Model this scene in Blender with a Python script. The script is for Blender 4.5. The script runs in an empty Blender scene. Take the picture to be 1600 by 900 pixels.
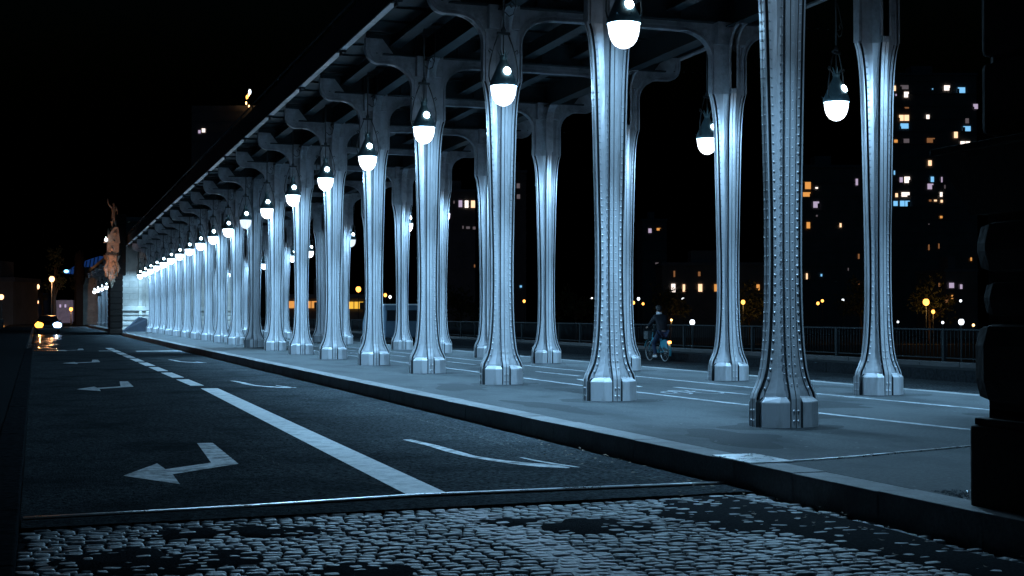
import bpy, bmesh, math, random
from mathutils import Vector, Matrix
R = math.radians
SC = bpy.context.scene
COL = SC.collection
random.seed(7)

# ------------------------------------------------------------------ camera
CAM_H, YAW, PITCH, FPX = 1.3, 0.3294, 0.0191, 2176.6      # metres, radians, focal length in px of a 1600 px frame
cd = bpy.data.cameras.new('camera'); cam = bpy.data.objects.new('camera', cd); COL.objects.link(cam)
cam.location = (0, 0, CAM_H); cam.rotation_euler = (math.pi/2 + PITCH, 0, -YAW)
cd.sensor_width = 36; cd.lens = 36*FPX/1600; cd.clip_start = 0.1; cd.clip_end = 4000
SC.camera = cam

# ------------------------------------------------------------------ night sky
w = bpy.data.worlds.new("World"); SC.world = w; w.use_nodes = True
nt = w.node_tree; nt.nodes.clear()
sky = nt.nodes.new('ShaderNodeTexSky'); sky.sky_type = 'NISHITA'; sky.sun_disc = False
sky.sun_elevation = R(-4); sky.sun_rotation = R(200)
tint = nt.nodes.new('ShaderNodeMixRGB'); tint.blend_type = 'MULTIPLY'; tint.inputs[0].default_value = 1
tint.inputs[2].default_value = (0.12, 0.55, 1.0, 1)
bg = nt.nodes.new('ShaderNodeBackground'); bg.inputs[1].default_value = 0.2
wo = nt.nodes.new('ShaderNodeOutputWorld')
nt.links.new(sky.outputs[0], tint.inputs[1]); nt.links.new(tint.outputs[0], bg.inputs[0]); nt.links.new(bg.outputs[0], wo.inputs[0])
SC.view_settings.view_transform = 'Standard'; SC.view_settings.look = 'None'
SC.view_settings.exposure = 0.0; SC.view_settings.gamma = 1.0
try:
    SC.cycles.sample_clamp_indirect = 4.0
    SC.cycles.max_bounces = 6; SC.cycles.diffuse_bounces = 2
except Exception: pass

LAMP_COL = (0.35, 0.68, 1.0)
LAMP_STRENGTH = 1.0
LAMP_W = 300.0
SPOT_W = 3000.0

# ------------------------------------------------------------------ materials
def mat(name, base=(.5,.5,.5), rough=.6, metal=0.0, var=0.0, scale=5.0, bump=0.0, bscale=60.0, emit=None, estr=0.0,
        dirt=None, dscale=1.5, spec=.5, aniso=(1,1,1), coat=0):
    m = bpy.data.materials.new(name); m.use_nodes = True; n = m.node_tree.nodes; l = m.node_tree.links
    p = n['Principled BSDF']
    p.inputs['Roughness'].default_value = rough; p.inputs['Metallic'].default_value = metal
    p.inputs['Base Color'].default_value = (*base, 1); p.inputs['Specular IOR Level'].default_value = spec
    if coat: p.inputs['Coat Weight'].default_value = coat; p.inputs['Coat Roughness'].default_value = .15
    tc = n.new('ShaderNodeTexCoord'); mp = n.new('ShaderNodeMapping'); mp.inputs['Scale'].default_value = aniso
    l.new(tc.outputs['Object'], mp.inputs[0])
    if var > 0 or dirt:
        nz = n.new('ShaderNodeTexNoise'); nz.inputs['Scale'].default_value = scale; nz.inputs['Detail'].default_value = 6
        nz.inputs['Roughness'].default_value = .65
        l.new(mp.outputs[0], nz.inputs['Vector'])
        cr = n.new('ShaderNodeValToRGB'); cr.color_ramp.elements[0].position = .32; cr.color_ramp.elements[1].position = .68
        cr.color_ramp.elements[0].color = (*[c*(1-var) for c in base], 1); cr.color_ramp.elements[1].color = (*[min(1, c*(1+var)) for c in base], 1)
        l.new(nz.outputs['Fac'], cr.inputs[0]); out = cr.outputs[0]
        if dirt:
            n2 = n.new('ShaderNodeTexNoise'); n2.inputs['Scale'].default_value = dscale; n2.inputs['Detail'].default_value = 8
            n2.inputs['Roughness'].default_value = .7
            l.new(mp.outputs[0], n2.inputs['Vector'])
            c2 = n.new('ShaderNodeValToRGB'); c2.color_ramp.elements[0].position = .46; c2.color_ramp.elements[1].position = .66
            l.new(n2.outputs['Fac'], c2.inputs[0])
            mx = n.new('ShaderNodeMixRGB'); l.new(c2.outputs[0], mx.inputs[0]); l.new(out, mx.inputs[1]); mx.inputs[2].default_value = (*dirt, 1)
            out = mx.outputs[0]
        l.new(out, p.inputs['Base Color'])
        mr = n.new('ShaderNodeMapRange'); mr.inputs['To Min'].default_value = max(.05, rough-.1); mr.inputs['To Max'].default_value = min(1, rough+.12)
        l.new(nz.outputs['Fac'], mr.inputs['Value']); l.new(mr.outputs[0], p.inputs['Roughness'])
    if bump > 0:
        nb = n.new('ShaderNodeTexNoise'); nb.inputs['Scale'].default_value = bscale; nb.inputs['Detail'].default_value = 4
        l.new(mp.outputs[0], nb.inputs['Vector'])
        bp = n.new('ShaderNodeBump'); bp.inputs['Strength'].default_value = bump; bp.inputs['Distance'].default_value = .02
        l.new(nb.outputs['Fac'], bp.inputs['Height']); l.new(bp.outputs[0], p.inputs['Normal'])
    if emit:
        p.inputs['Emission Color'].default_value = (*emit, 1); p.inputs['Emission Strength'].default_value = estr
    return m

M = {}
M['steel']   = mat('painted_steel', (.64,.65,.69), .40, .48, .20, 3.0, .12, 30, dirt=(.36,.36,.37), dscale=3.0, aniso=(1,1,.25))
M['groove_shade'] = mat('painted_groove_shade', (.012,.015,.018), .8, 0, .3, 10)  # shade inside the grooves and recesses, put into the colour
M['steel_shaded'] = mat('shaded_steel', (.48,.50,.54), .48, .35, .22, 3.0, .12, 30, dirt=(.24,.25,.27), dscale=2.0)  # shaft paint darkened in colour for the shade above the lamps
M['steel_up_shaded']= mat('shaded_deck_steel', (.032,.050,.058), .55, .3, .25, 2.0, .06, 25, dirt=(.016,.024,.028), dscale=1.2)  # same paint again, the dimness under the deck put into its colour
M['fascia']  = mat('fascia_paint', (.05,.06,.07), .7, .2, .2, 2)
M['asphalt'] = mat('asphalt', (.054,.062,.067), .72, 0, .98, 24, 1.0, 45, dirt=(.026,.031,.034), dscale=.7, spec=.0)
M['asphalt_patch'] = mat('asphalt_patch', (.028,.031,.034), .85, 0, .3, 40, .6, 60, spec=0)
M['pavement']= mat('pavement_asphalt', (.060,.068,.072), .66, 0, .45, 34, .6, 50, dirt=(.030,.035,.038), dscale=.8, aniso=(1,.5,1), spec=.08)
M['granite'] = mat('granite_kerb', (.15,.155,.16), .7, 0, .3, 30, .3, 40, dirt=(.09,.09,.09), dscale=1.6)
M['paint']   = mat('road_paint', (.72,.73,.74), .55, 0, .16, 18, .35, 70, dirt=(.42,.44,.46), dscale=5)
M['paint_worn'] = mat('worn_road_paint', (.62,.63,.65), .6, 0, .35, 14, .3, 70, dirt=(.06,.066,.07), dscale=5.5)
M['paint_soft'] = mat('dull_road_paint', (.34,.35,.37), .7, 0, .35, 14, .3, 70, dirt=(.12,.13,.14), dscale=3.0, spec=.05)
M['paint_eroded'] = mat('eroded_road_paint', (.58,.60,.62), .6, 0, .4, 14, .3, 70, dirt=(.04,.046,.05), dscale=4.2)
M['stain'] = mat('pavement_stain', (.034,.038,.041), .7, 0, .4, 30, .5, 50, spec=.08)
M['gum'] = mat('gum', (.13,.135,.14), .8)
M['repair'] = mat('repair_asphalt', (.044,.050,.054), .75, 0, .9, 26, 1.0, 40, spec=0)
M['metal_strip'] = mat('joint_metal', (.55,.56,.58), .28, .9, .2, 8)
M['iron']    = mat('dark_iron', (.06,.07,.075), .5, .4, .2, 6)
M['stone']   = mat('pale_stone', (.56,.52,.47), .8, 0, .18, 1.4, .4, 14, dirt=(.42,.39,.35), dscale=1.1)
M['darkstone'] = mat('shaded_dark_stone', (.022,.015,.012), .9, 0, .3, 1.6, .6, 9)  # near-black colour holds the shade of the unlit buttresses
M['bronze']  = mat('sculpture_stone', (.42,.33,.25), .6, .0, .25, 4, .3, 20)
M['lampcap'] = mat('lamp_cap_paint', (.10,.17,.19), .4, .3, .2, 8)
M['globe']   = mat('lamp_globe', (.9,.9,.9), .3, 0, emit=LAMP_COL, estr=LAMP_STRENGTH)
M['globe_dim'] = mat('lamp_globe_dim', (.9,.9,.9), .3, 0, emit=(.75,.85,1.0), estr=.9)
M['globe_far'] = mat('lamp_globe_far', (.9,.9,.9), .3, 0, emit=LAMP_COL, estr=60)
def glass_globe(name, strength):      # clear diffusing glass: glows and lets the burner's light through
    m = bpy.data.materials.new(name); m.use_nodes = True; n = m.node_tree.nodes; l = m.node_tree.links; n.clear()
    e_ = n.new('ShaderNodeEmission'); e_.inputs[0].default_value = (.80,.90,1.0,1); e_.inputs[1].default_value = strength
    t_ = n.new('ShaderNodeBsdfTransparent'); t_.inputs[0].default_value = (.92,.94,.95,1)
    a_ = n.new('ShaderNodeAddShader'); o_ = n.new('ShaderNodeOutputMaterial')
    l.new(e_.outputs[0], a_.inputs[0]); l.new(t_.outputs[0], a_.inputs[1]); l.new(a_.outputs[0], o_.inputs[0]); return m
M['globe'] = glass_globe('lamp_globe', 3.0); M['globe_dim'] = glass_globe('lamp_globe_dim', .55); M['globe_half'] = M['globe']
M['lens']    = mat('lamp_lens', (.9,.9,.9), .3, 0, emit=(.7,.88,1.0), estr=22)
M['bld']     = mat('night_wall', (.20,.19,.18), .9, 0, .2, .3)
M['roof']    = mat('zinc_roof', (.15,.17,.19), .6, .2, .2, .5)
M['water']   = mat('river_water', (.01,.02,.025), .12, 0, .2, .3, .5, .8)
M['ground']  = mat('bank_ground', (.06,.06,.055), .95, 0, .3, .4)
M['bark']    = mat('bark', (.09,.07,.05), .9, 0, .3, 6, .5, 20)
M['leaf']    = mat('leaves', (.07,.08,.03), .7, 0, .4, 2)
M['jacket']  = mat('jacket_cloth', (.006,.008,.014), .8, 0, .2, 20)
M['jeans']   = mat('jeans_cloth', (.012,.025,.06), .8, 0, .25, 30)
M['skin']    = mat('skin', (.5,.33,.26), .5)
M['hair']    = mat('hair', (.012,.01,.01), .6)
M['shoe']    = mat('shoe', (.75,.75,.78), .6)
M['tyre']    = mat('tyre', (.02,.02,.02), .8)
M['rim']     = mat('rim', (.6,.62,.64), .3, .8)
M['teal']    = mat('bike_teal', (.05,.28,.36), .4, .1)
M['redlight']= mat('rear_light', (.8,.1,.02), .3, 0, emit=(1,.22,.04), estr=14)
M['tarp']    = mat('tarp_blue', (.008,.018,.04), .6, 0, .3, 3, .5, 4)
M['van']     = mat('van_paint', (.10,.16,.22), .35, .1, .1, 2)
M['glass']   = mat('dark_glass', (.02,.025,.03), .08)
M['carpaint']= mat('car_paint', (.008,.009,.012), .3, .3, coat=.8)
M['grit']    = mat('wet_grit', (.12,.14,.16), .12, .2, .4, 60)

def em(name, col, s): 
    m = mat(name, tuple(min(.8, c*.6) for c in col), .5, 0, emit=col, estr=s); M[name] = m; return m
em('win_warm', (1.0,.62,.36), 1.5); em('win_orange', (1.0,.42,.10), .8); em('win_white', (1.0,.86,.78), 1.6)
em('win_blue', (.22,.60,1.0), 1.0); em('win_lilac', (.75,.60,.85), .6); em('win_dim', (.55,.45,.5), .18)
em('win_dimorange', (1.0,.42,.16), .22); em('win_yellow', (1.0,.55,.06), 1.0)
em('lamp_orange', (1.0,.42,.08), 3.2); em('lamp_white', (.85,.93,1.0), 3.0); em('lamp_pink', (1.0,.50,.24), 3.6)
em('head_warm', (1.0,.34,.04), 6); em('head_white', (.32,.58,1.0), 11); em('indicator', (1.0,.3,.03), 12)
em('blue_flood_glow', (.015,.07,.30), .32); em('beacon', (1.0,.55,.2), 6)

# ------------------------------------------------------------------ mesh helpers
class MB:
    def __init__(s): s.v = []; s.f = []; s.mi = []; s.cur = 0; s.sm = []
    def add(s, vs, fs, smooth=False):
        o = len(s.v); s.v += [tuple(v) for v in vs]
        for f in fs: s.f.append(tuple(i+o for i in f)); s.mi.append(s.cur); s.sm.append(smooth)
    def box(s, x0, x1, y0, y1, z0, z1, mt=None):
        vs = [(x,y,z) for z in (z0,z1) for y in (y0,y1) for x in (x0,x1)]
        if mt: vs = [tuple(mt @ Vector(v)) for v in vs]
        s.add(vs, [(0,2,3,1),(4,5,7,6),(0,1,5,4),(2,6,7,3),(0,4,6,2),(1,3,7,5)])
    def bbox(s, x0, x1, y0, y1, z0, z1, b=.02, mt=None):     # box with chamfered edges
        bm = bmesh.new(); bmesh.ops.create_cube(bm, size=1)
        for v in bm.verts:
            v.co = Vector(((x0+x1)/2+v.co.x*(x1-x0), (y0+y1)/2+v.co.y*(y1-y0), (z0+z1)/2+v.co.z*(z1-z0)))
        bmesh.ops.bevel(bm, geom=bm.edges[:], offset=b, segments=2, affect='EDGES', profile=.6)
        s.frombm(bm, mt); bm.free()
    def frombm(s, bm, mt=None, smooth=False):
        bm.verts.index_update()
        s.add([(mt @ v.co) if mt else v.co.copy() for v in bm.verts], [[v.index for v in f.verts] for f in bm.faces], smooth)
    def prism(s, pts, h0, h1, axis='z'):                     # polygon extruded
        n = len(pts)
        def P(p, h): return (p[0],p[1],h) if axis == 'z' else ((p[0],h,p[1]) if axis == 'y' else (h,p[0],p[1]))
        s.add([P(p,h0) for p in pts]+[P(p,h1) for p in pts],
              [tuple(range(n))[::-1], tuple(range(n,2*n))]+[(i,(i+1)%n,n+(i+1)%n,n+i) for i in range(n)])
    def lathe(s, prof, n=20, c=(0,0,0), smooth=True, mt=None):
        vs = []; fs = []
        for r, z in prof:
            for i in range(n):
                a = 2*math.pi*i/n; v = Vector((c[0]+r*math.cos(a), c[1]+r*math.sin(a), c[2]+z)); vs.append(mt @ v if mt else v)
        for j in range(len(prof)-1):
            for i in range(n): fs.append((j*n+i, j*n+(i+1)%n, (j+1)*n+(i+1)%n, (j+1)*n+i))
        s.add(vs, fs, smooth)
    def tube(s, pts, r, n=8, closed=False, smooth=True):
        pts = [Vector(p) for p in pts]; m = len(pts); vs = []; fs = []
        rr = r if isinstance(r, (list,tuple)) else [r]*m
        up = Vector((0,0,1))
        for i, p in enumerate(pts):
            a = pts[(i-1)%m] if (closed or i > 0) else p; b = pts[(i+1)%m] if (closed or i < m-1) else p
            t = (b-a).normalized(); u = up if abs(t.z) < .95 else Vector((1,0,0))
            x = t.cross(u).normalized(); y = x.cross(t)
            for k in range(n):
                an = 2*math.pi*k/n; vs.append(p + (x*math.cos(an)+y*math.sin(an))*rr[i])
        for i in range(m if closed else m-1):
            j = (i+1)%m
            for k in range(n): fs.append((i*n+k, i*n+(k+1)%n, j*n+(k+1)%n, j*n+k))
        if not closed: fs += [tuple(range(n))[::-1], tuple(range((m-1)*n, m*n))]
        s.add(vs, fs, smooth)
    def strip(s, pts, hw, th, axis='y', c=0.0):              # thick ribbon following an outline in x-z (axis y) or y-z (axis x)
        m = len(pts); vs = []; fs = []
        for i, p in enumerate(pts):
            a = Vector(pts[max(i-1,0)]); b = Vector(pts[min(i+1,m-1)]); t = (b-a).normalized(); nrm = Vector((-t.y, t.x))
            for h in (c-hw, c+hw):
                for k in (0, th):
                    q = Vector(p) + nrm*k
                    vs.append((q.x, h, q.y) if axis == 'y' else (h, q.x, q.y))
        for i in range(m-1):
            o = i*4; q = o+4
            fs += [(o,q,q+1,o+1),(o+2,o+3,q+3,q+2),(o,o+2,q+2,q),(o+1,q+1,q+3,o+3)]
        fs += [(0,1,3,2), ((m-1)*4,(m-1)*4+2,(m-1)*4+3,(m-1)*4+1)]
        s.add(vs, fs)
    def build(s, name, mats, parent=None, loc=(0,0,0)):
        me = bpy.data.meshes.new(name); me.from_pydata(s.v, [], s.f)
        for mm in (mats if isinstance(mats, (list,tuple)) else [mats]): me.materials.append(mm)
        me.polygons.foreach_set('material_index', s.mi); me.polygons.foreach_set('use_smooth', s.sm)
        bm = bmesh.new(); bm.from_mesh(me); bmesh.ops.recalc_face_normals(bm, faces=bm.faces); bm.to_mesh(me); bm.free()
        me.update()
        o = bpy.data.objects.new(name, me); COL.objects.link(o); o.location = loc
        if parent: o.parent = parent
        return o

def tag(o, label=None, cat=None, group=None, kind=None):
    if label: o['label'] = label
    if cat: o['category'] = cat
    if group: o['group'] = group
    if kind: o['kind'] = kind
    return o
def empty(name, loc=(0,0,0), rz=0):
    o = bpy.data.objects.new(name, None); COL.objects.link(o); o.location = loc; o.rotation_euler = (0,0,rz); o.empty_display_size = .2
    return o
def struct(mb, name, m): return tag(mb.build(name, m), kind='structure')
def cp(o, parent=None, loc=None):
    c = o.copy(); COL.objects.link(c)
    if parent: c.parent = parent
    if loc is not None: c.location = loc
    return c
ORD = ['first','second','third','fourth','fifth','sixth','seventh','eighth','ninth','tenth','eleventh','twelfth','thirteenth',
       'fourteenth','fifteenth','sixteenth','seventeenth','eighteenth','nineteenth','twentieth','twenty-first','twenty-second']

# ------------------------------------------------------------------ layout constants (x across the bridge, y along it, z up)
RZ = -0.22                       # carriageway level; pavement top is z = 0
A0, BAY = 14.37, 5.2             # first column pair and bay length
B1, B2 = 8.26, 13.0              # the two column rows
G = -0.0097                      # fall of the viaduct along the bridge
NCOL = 19

# ------------------------------------------------------------------ ground, river, roads
m = MB(); m.box(-1500, 1500, -1500, 2500, -9.4, -9.0); struct(m, 'river_water', M['water'])
m = MB(); m.box(-3.4, 22.2, -12, 330, -2.0, RZ-.05); struct(m, 'bridge_deck', M['darkstone'])
def sheet(pts, z, name, mt):
    m = MB(); m.add([(x,y,z) for x,y in pts], [tuple(range(len(pts)))]); return struct(m, name, mt)
m = MB(); m.box(-.1, 5.86, 10.62, 330, RZ-.04, RZ); struct(m, 'road', M['asphalt'])
m = MB(); m.box(-.1, 5.86, -6, 10.6, RZ-.045, RZ-.021); struct(m, 'cobble_bed', M['asphalt_patch'])
m = MB(); m.box(14.55, 19.8, -10, 330, RZ-.04, RZ); struct(m, 'far_road', M['asphalt'])
m = MB(); m.box(6.2, 14.3, -10, 330, RZ-.04, 0.0); struct(m, 'pavement', M['pavement'])
m = MB(); m.box(-3.3, -.38, -10, 330, RZ-.04, -.07); struct(m, 'left_pavement', M['asphalt_patch'])
def kerb(x0, x1, y0, y1, z1, name, L=1.0, seed=1, mt='granite'):
    rnd = random.Random(seed); m = MB(); y = y0
    while y < y1:
        l = L*(.85+.3*rnd.random()); dz = rnd.uniform(-.003,.003); dx = rnd.uniform(-.004,.004)
        m.bbox(x0+dx, x1+dx, y+.004, min(y+l,y1)-.004, RZ-.03, z1+dz, .012); y += l
    return struct(m, name, M[mt])
kerb(5.87, 6.195, -4, 104, .004, 'kerb', 1.1, 3)
kerb(14.31, 14.54, -4, 120, .002, 'far_pavement_kerb', 1.1, 4)
M['granite_dark'] = mat('shaded_granite_kerb', (.022,.025,.028), .85, 0, .5, 14, spec=0)  # kerb granite darkened in colour for the unlit kerbs
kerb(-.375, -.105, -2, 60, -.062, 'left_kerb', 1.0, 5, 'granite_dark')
m = MB(); m.box(19.82, 22.2, -10, 330, RZ-.03, .035); struct(m, 'far_pavement', M['pavement'])
kerb(19.72, 19.81, 10, 150, .045, 'far_kerb', 1.0, 6, 'granite_dark')

# cobblestones
def cobbles():
    rnd = random.Random(11); m = MB(); y = 2.6
    while y < 10.5:
        d = rnd.uniform(.085,.108); x = -.1 + rnd.uniform(-.1,0)
        while x < 5.8:
            wd = rnd.uniform(.085,.155)
            bow = .05*math.sin(x*1.1+.6)
            cx, cy = x+wd/2, y+d/2+bow+rnd.uniform(-.01,.01)
            hx, hy = wd/2-.006-rnd.random()*.006, d/2-.006-rnd.random()*.006
            zt = RZ-.004+rnd.uniform(-.007,.004); tx, ty = rnd.uniform(-.06,.06), rnd.uniform(-.09,.05)
            rot = rnd.uniform(-.1,.1); c, s_ = math.cos(rot), math.sin(rot)
            rings = []
            for sc_, dz in ((1.0,-.035),(1.0,-.010),(.93,-.001),(.6,.001)):
                ring = []
                for px, py in ((-1,-.55),(-.6,-1),(.6,-1),(1,-.55),(1,.55),(.6,1),(-.6,1),(-1,.55)):
                    lx, ly = px*hx*sc_, py*hy*sc_
                    ring.append((cx+lx*c-ly*s_, cy+lx*s_+ly*c, zt+dz+lx*tx+ly*ty))
                rings.append(ring)
            vs = [v for r_ in rings for v in r_]; fs = []
            for j in range(3):
                for i in range(8): fs.append((j*8+i, j*8+(i+1)%8, (j+1)*8+(i+1)%8, (j+1)*8+i))
            fs.append(tuple(range(24,32)))
            if max(v[0] for v in vs) < 5.86 and min(v[0] for v in vs) > -.12: m.add(vs, fs[:8]); m.add(vs, fs[8:], True)
            x += wd
        y += d
    o = struct(m, 'cobblestones', cob); return o
cob = mat('cobble_granite', (.50,.51,.52), .42, 0, .5, 5, .3, 40, spec=.12, dirt=(.12,.125,.13), dscale=1.3)
# worn white line paint that carries on over the cobbles
n = cob.node_tree.nodes; l = cob.node_tree.links; p = n['Principled BSDF']
src = p.inputs['Base Color'].links[0].from_socket
tc = n.new('ShaderNodeTexCoord'); sx = n.new('ShaderNodeSeparateXYZ'); l.new(tc.outputs['Object'], sx.inputs[0])
def mth(op, a, b=None, cl=False):
    q = n.new('ShaderNodeMath'); q.operation = op; q.use_clamp = cl
    for i, v in enumerate((a,b)):
        if v is None: continue
        if isinstance(v,(int,float)): q.inputs[i].default_value = v
        else: l.new(v, q.inputs[i])
    return q.outputs[0]
cen = mth('SUBTRACT', 3.14, mth('MULTIPLY', mth('SUBTRACT', sx.outputs[1], 10.6), .03))
band = mth('LESS_THAN', mth('ABSOLUTE', mth('SUBTRACT', sx.outputs[0], cen)), .19)
wn = n.new('ShaderNodeTexNoise'); wn.inputs['Scale'].default_value = 7; l.new(tc.outputs['Object'], wn.inputs['Vector'])
wr = mth('GREATER_THAN', wn.outputs['Fac'], .38)
mx = n.new('ShaderNodeMixRGB'); l.new(mth('MULTIPLY', mth('MULTIPLY', band, wr), .85), mx.inputs[0]); l.new(src, mx.inputs[1]); mx.inputs[2].default_value = (.80,.74,.76,1)
l.new(mx.outputs[0], p.inputs['Base Color'])
cobbles()
sheet([(3.06,5.0),(3.44,5.0),(3.32,10.44),(2.96,10.44)], RZ-.0125, 'lane_line_paint', M['paint_worn'])

# dark asphalt repairs and darkening patches over the cobbles
def blob(cx, cy, rx, ry, z, name, mt, seed, rot=0, n=40, rough=.25, th=.012):
    rnd = random.Random(seed); ph = [rnd.uniform(0,6.28) for _ in range(6)]; vs = []; c, s_ = math.cos(rot), math.sin(rot)
    def ring(k, zz):
        o = []
        for i in range(n):
            a = 2*math.pi*i/n; q = 1+rough*sum(math.sin((j+2)*a+ph[j])/(j+1.5) for j in range(6))
            x, y = rx*q*k*math.cos(a), ry*q*k*math.sin(a); o.append((cx+x*c-y*s_, cy+x*s_+y*c, zz))
        return o
    vs = ring(1, z-th)+ring(.93, z)+[(cx,cy,z+.003)]
    fs = [(i,(i+1)%n,n+(i+1)%n,n+i) for i in range(n)]+[(n+i,n+(i+1)%n,2*n) for i in range(n)]
    m = MB(); m.add(vs, fs, True); return struct(m, name, mt)
blob(3.85, 9.35, .36, .45, RZ-.0035, 'asphalt_patch', M['asphalt_patch'], 3)
blob(3.3, 9.75, .22, .22, RZ-.005, 'asphalt_patch', M['asphalt_patch'], 4)
for cx_, cy_, rx_, ry_, k in ((.7,8.9,.55,.55,41),(.5,7.4,.6,.8,42),(1.7,7.9,.45,.5,43),(1.3,9.9,.6,.3,44),(2.2,6.9,.3,.45,45)): blob(cx_, cy_, rx_, ry_, RZ-.003, 'asphalt_patch', M['asphalt_patch'], k, rough=.35)  # patches added on the left to darken cobbles that get little light
blob(5.45, 7.6, .42, 3.1, RZ-.002, 'gutter_asphalt', M['asphalt_patch'], 5, rot=.03, rough=.3)
blob(4.9, 9.5, .45, .9, RZ-.003, 'gutter_asphalt', M['asphalt_patch'], 15, rot=.2, rough=.3)
# strip between cobbles and joint, joint rail

sheet([(-.09,10.45),(5.85,10.62),(5.85,11.12),(1.5,11.0),(-.09,10.84)], RZ+.012, 'joint_concrete', mat('joint_mortar', (.045,.052,.056), .8, 0, .8, 26, .8, 45, spec=0))
jp = [(-.08,10.88),(1.65,11.02),(3.0,11.24),(4.4,11.22),(5.85,11.18)]
def ribbon(pts, hw, z, th, name, mt):
    m = MB(); k = len(pts); vs = []
    for i,(x,y) in enumerate(pts):
        a = Vector(pts[max(i-1,0)]); b = Vector(pts[min(i+1,k-1)]); t = (b-a).normalized(); nn = Vector((-t.y,t.x))*hw
        vs += [(x-nn.x,y-nn.y,z),(x+nn.x,y+nn.y,z),(x-nn.x,y-nn.y,z-th),(x+nn.x,y+nn.y,z-th)]
    fs = []
    for i in range(k-1):
        o = 4*i; q = o+4; fs += [(o,q,q+1,o+1),(o,o+2,q+2,q),(o+1,q+1,q+3,o+3)]
    m.add(vs, fs); return struct(m, name, mt)
ribbon([(x,y+.07) for x,y in jp], .028, RZ+.022, .02, 'joint_rail', M['metal_strip'])
ribbon([(x,y+.022) for x,y in jp], .016, RZ+.017, .012, 'joint_gap', M['tyre'])
jq = [(6.21,10.86),(6.9,10.98),(8.71,11.54),(11.5,12.3),(14.3,13.0)]
ribbon(jq, .022, .012, .012, 'pavement_joint_rail', M['metal_strip'])
ribbon([(x,y+.045) for x,y in jq], .016, .008, .008, 'pavement_joint_gap', M['tyre'])
m = MB(); m.bbox(5.86, 6.3, 10.78, 11.5, .006, .018, .004); struct(m, 'joint_cover_plate', M['metal_strip'])

M['streak_gloss'] = mat('streak_gloss_asphalt', (.015,.017,.02), .20, 0, .3, 3, .25, 2.2, spec=.5)  # glossy patches added so the headlights streak down the road
rw = random.Random(17)
for k in range(15):
    y = 62+k*3.3+rw.uniform(-.6,.6); c_ = .15+(y-60)/52*.8
    blob(c_+rw.uniform(-.25,.25), y, rw.uniform(.35,.55)+(y-60)/52*.45, rw.uniform(.35,.8)+(y-60)*.012, RZ+.0035, 'streak_patch', M['streak_gloss'], 200+k, th=.003, rough=.3)
# painted markings
def quad(pts, z, name, mt=None): return sheet(pts, z, name, mt or M['paint'])
quad([(2.97,11.45),(3.32,11.45),(3.56,29.15),(3.22,29.2)], RZ+.004, 'lane_line')
for k in range(9):
    y0 = 30.35+4.05*k; d = .004*(y0-30)
    quad([(3.14-d,y0),(3.42-d,y0),(3.40-d,y0+3.05),(3.12-d,y0+3.05)], RZ+.004, 'lane_dash')
quad([(3.95,59.3),(5.8,59.3),(5.8,60.1),(3.95,60.1)], RZ+.004, 'stop_line')
quad([(2.5,60.4),(3.1,60.4),(3.1,60.9),(2.5,60.9)], RZ+.004, 'stop_line')
arrow = [(.79,13.62),(1.18,14.63),(1.215,14.05),(1.71,14.53),(1.81,16.77),(1.99,16.78),(1.96,14.33),(1.24,13.6),(1.23,12.78)]
for k in range(4):
    quad([(x,y+16.05*k) for x,y in arrow], RZ+.0045, 'turn_arrow', M['paint_worn'])
arr2 = [(4.22,16.45),(4.36,16.5),(4.40,14.9),(4.47,14.0),(4.85,13.1),(5.14,12.85),(5.0,13.4),(4.92,14.0),(4.80,13.6),(4.62,13.75),(4.52,14.6),(4.42,14.95),(4.34,15.5)]
arr2b = [(4.24,16.4),(4.40,16.5),(4.38,15.4),(4.44,14.4),(4.58,13.9),(4.86,13.35),(4.98,13.9),(5.14,12.95),(4.98,12.85),(4.76,13.2),(4.48,13.7),(4.30,14.3),(4.27,15.3)]
def taper(pts, z, name, mt):      # worn stroke of varying width
    vs = []; k = len(pts)
    for i,(x,y,hw) in enumerate(pts):
        a = Vector(pts[max(i-1,0)][:2]); b = Vector(pts[min(i+1,k-1)][:2]); t = (b-a).normalized(); nn = Vector((-t.y,t.x))*hw
        vs += [(x-nn.x,y-nn.y,z),(x+nn.x,y+nn.y,z)]
    m = MB(); m.add(vs, [(2*i,2*i+2,2*i+3,2*i+1) for i in range(k-1)]); return struct(m, name, mt)
for k in range(3):
    d = 15.9*k
    taper([(4.27,16.45+d,.05),(4.36,15.6+d,.06),(4.38,14.9+d,.07),(4.42,14.3+d,.055),(4.53,13.85+d,.06),(4.68,13.45+d,.09),(4.86,13.15+d,.12),(5.0,12.9+d,.03)], RZ+.0045, 'straight_arrow', M['paint_eroded'])
    taper([(4.88,14.0+d,.015),(4.93,13.6+d,.03),(5.03,13.15+d,.035),(5.12,12.9+d,.015)], RZ+.0050, 'straight_arrow', M['paint_eroded'])
def line(pts, hw, name, z=.004, mt=None): 
    return ribbon(pts, hw, z, .003, name, mt or M['paint_soft'])
line([(12.33,13.0),(12.31,16.2),(12.12,20.3),(12.0,25),(11.86,33),(11.8,60),(11.8,105)], .05, 'cycle_lane_line')
line([(10.02,12.3),(9.98,13.3),(9.78,16.2),(9.63,19),(9.48,24),(9.47,33),(9.47,105)], .055, 'cycle_lane_line')
for k in range(11):
    y0 = 20.2+7.2*k; line([(10.95-.06*min(k,2),y0),(10.85-.03*min(k,2),y0+2.5)], .05, 'cycle_lane_dash')
rs = random.Random(31)
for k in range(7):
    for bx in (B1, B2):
        blob(bx+rs.uniform(-.08,.08), A0+BAY*k-.05, rs.uniform(.62,.8), rs.uniform(.55,.75), .0016, 'foot_stain', M['stain'], 60+k, th=.001, rough=.18)
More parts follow.
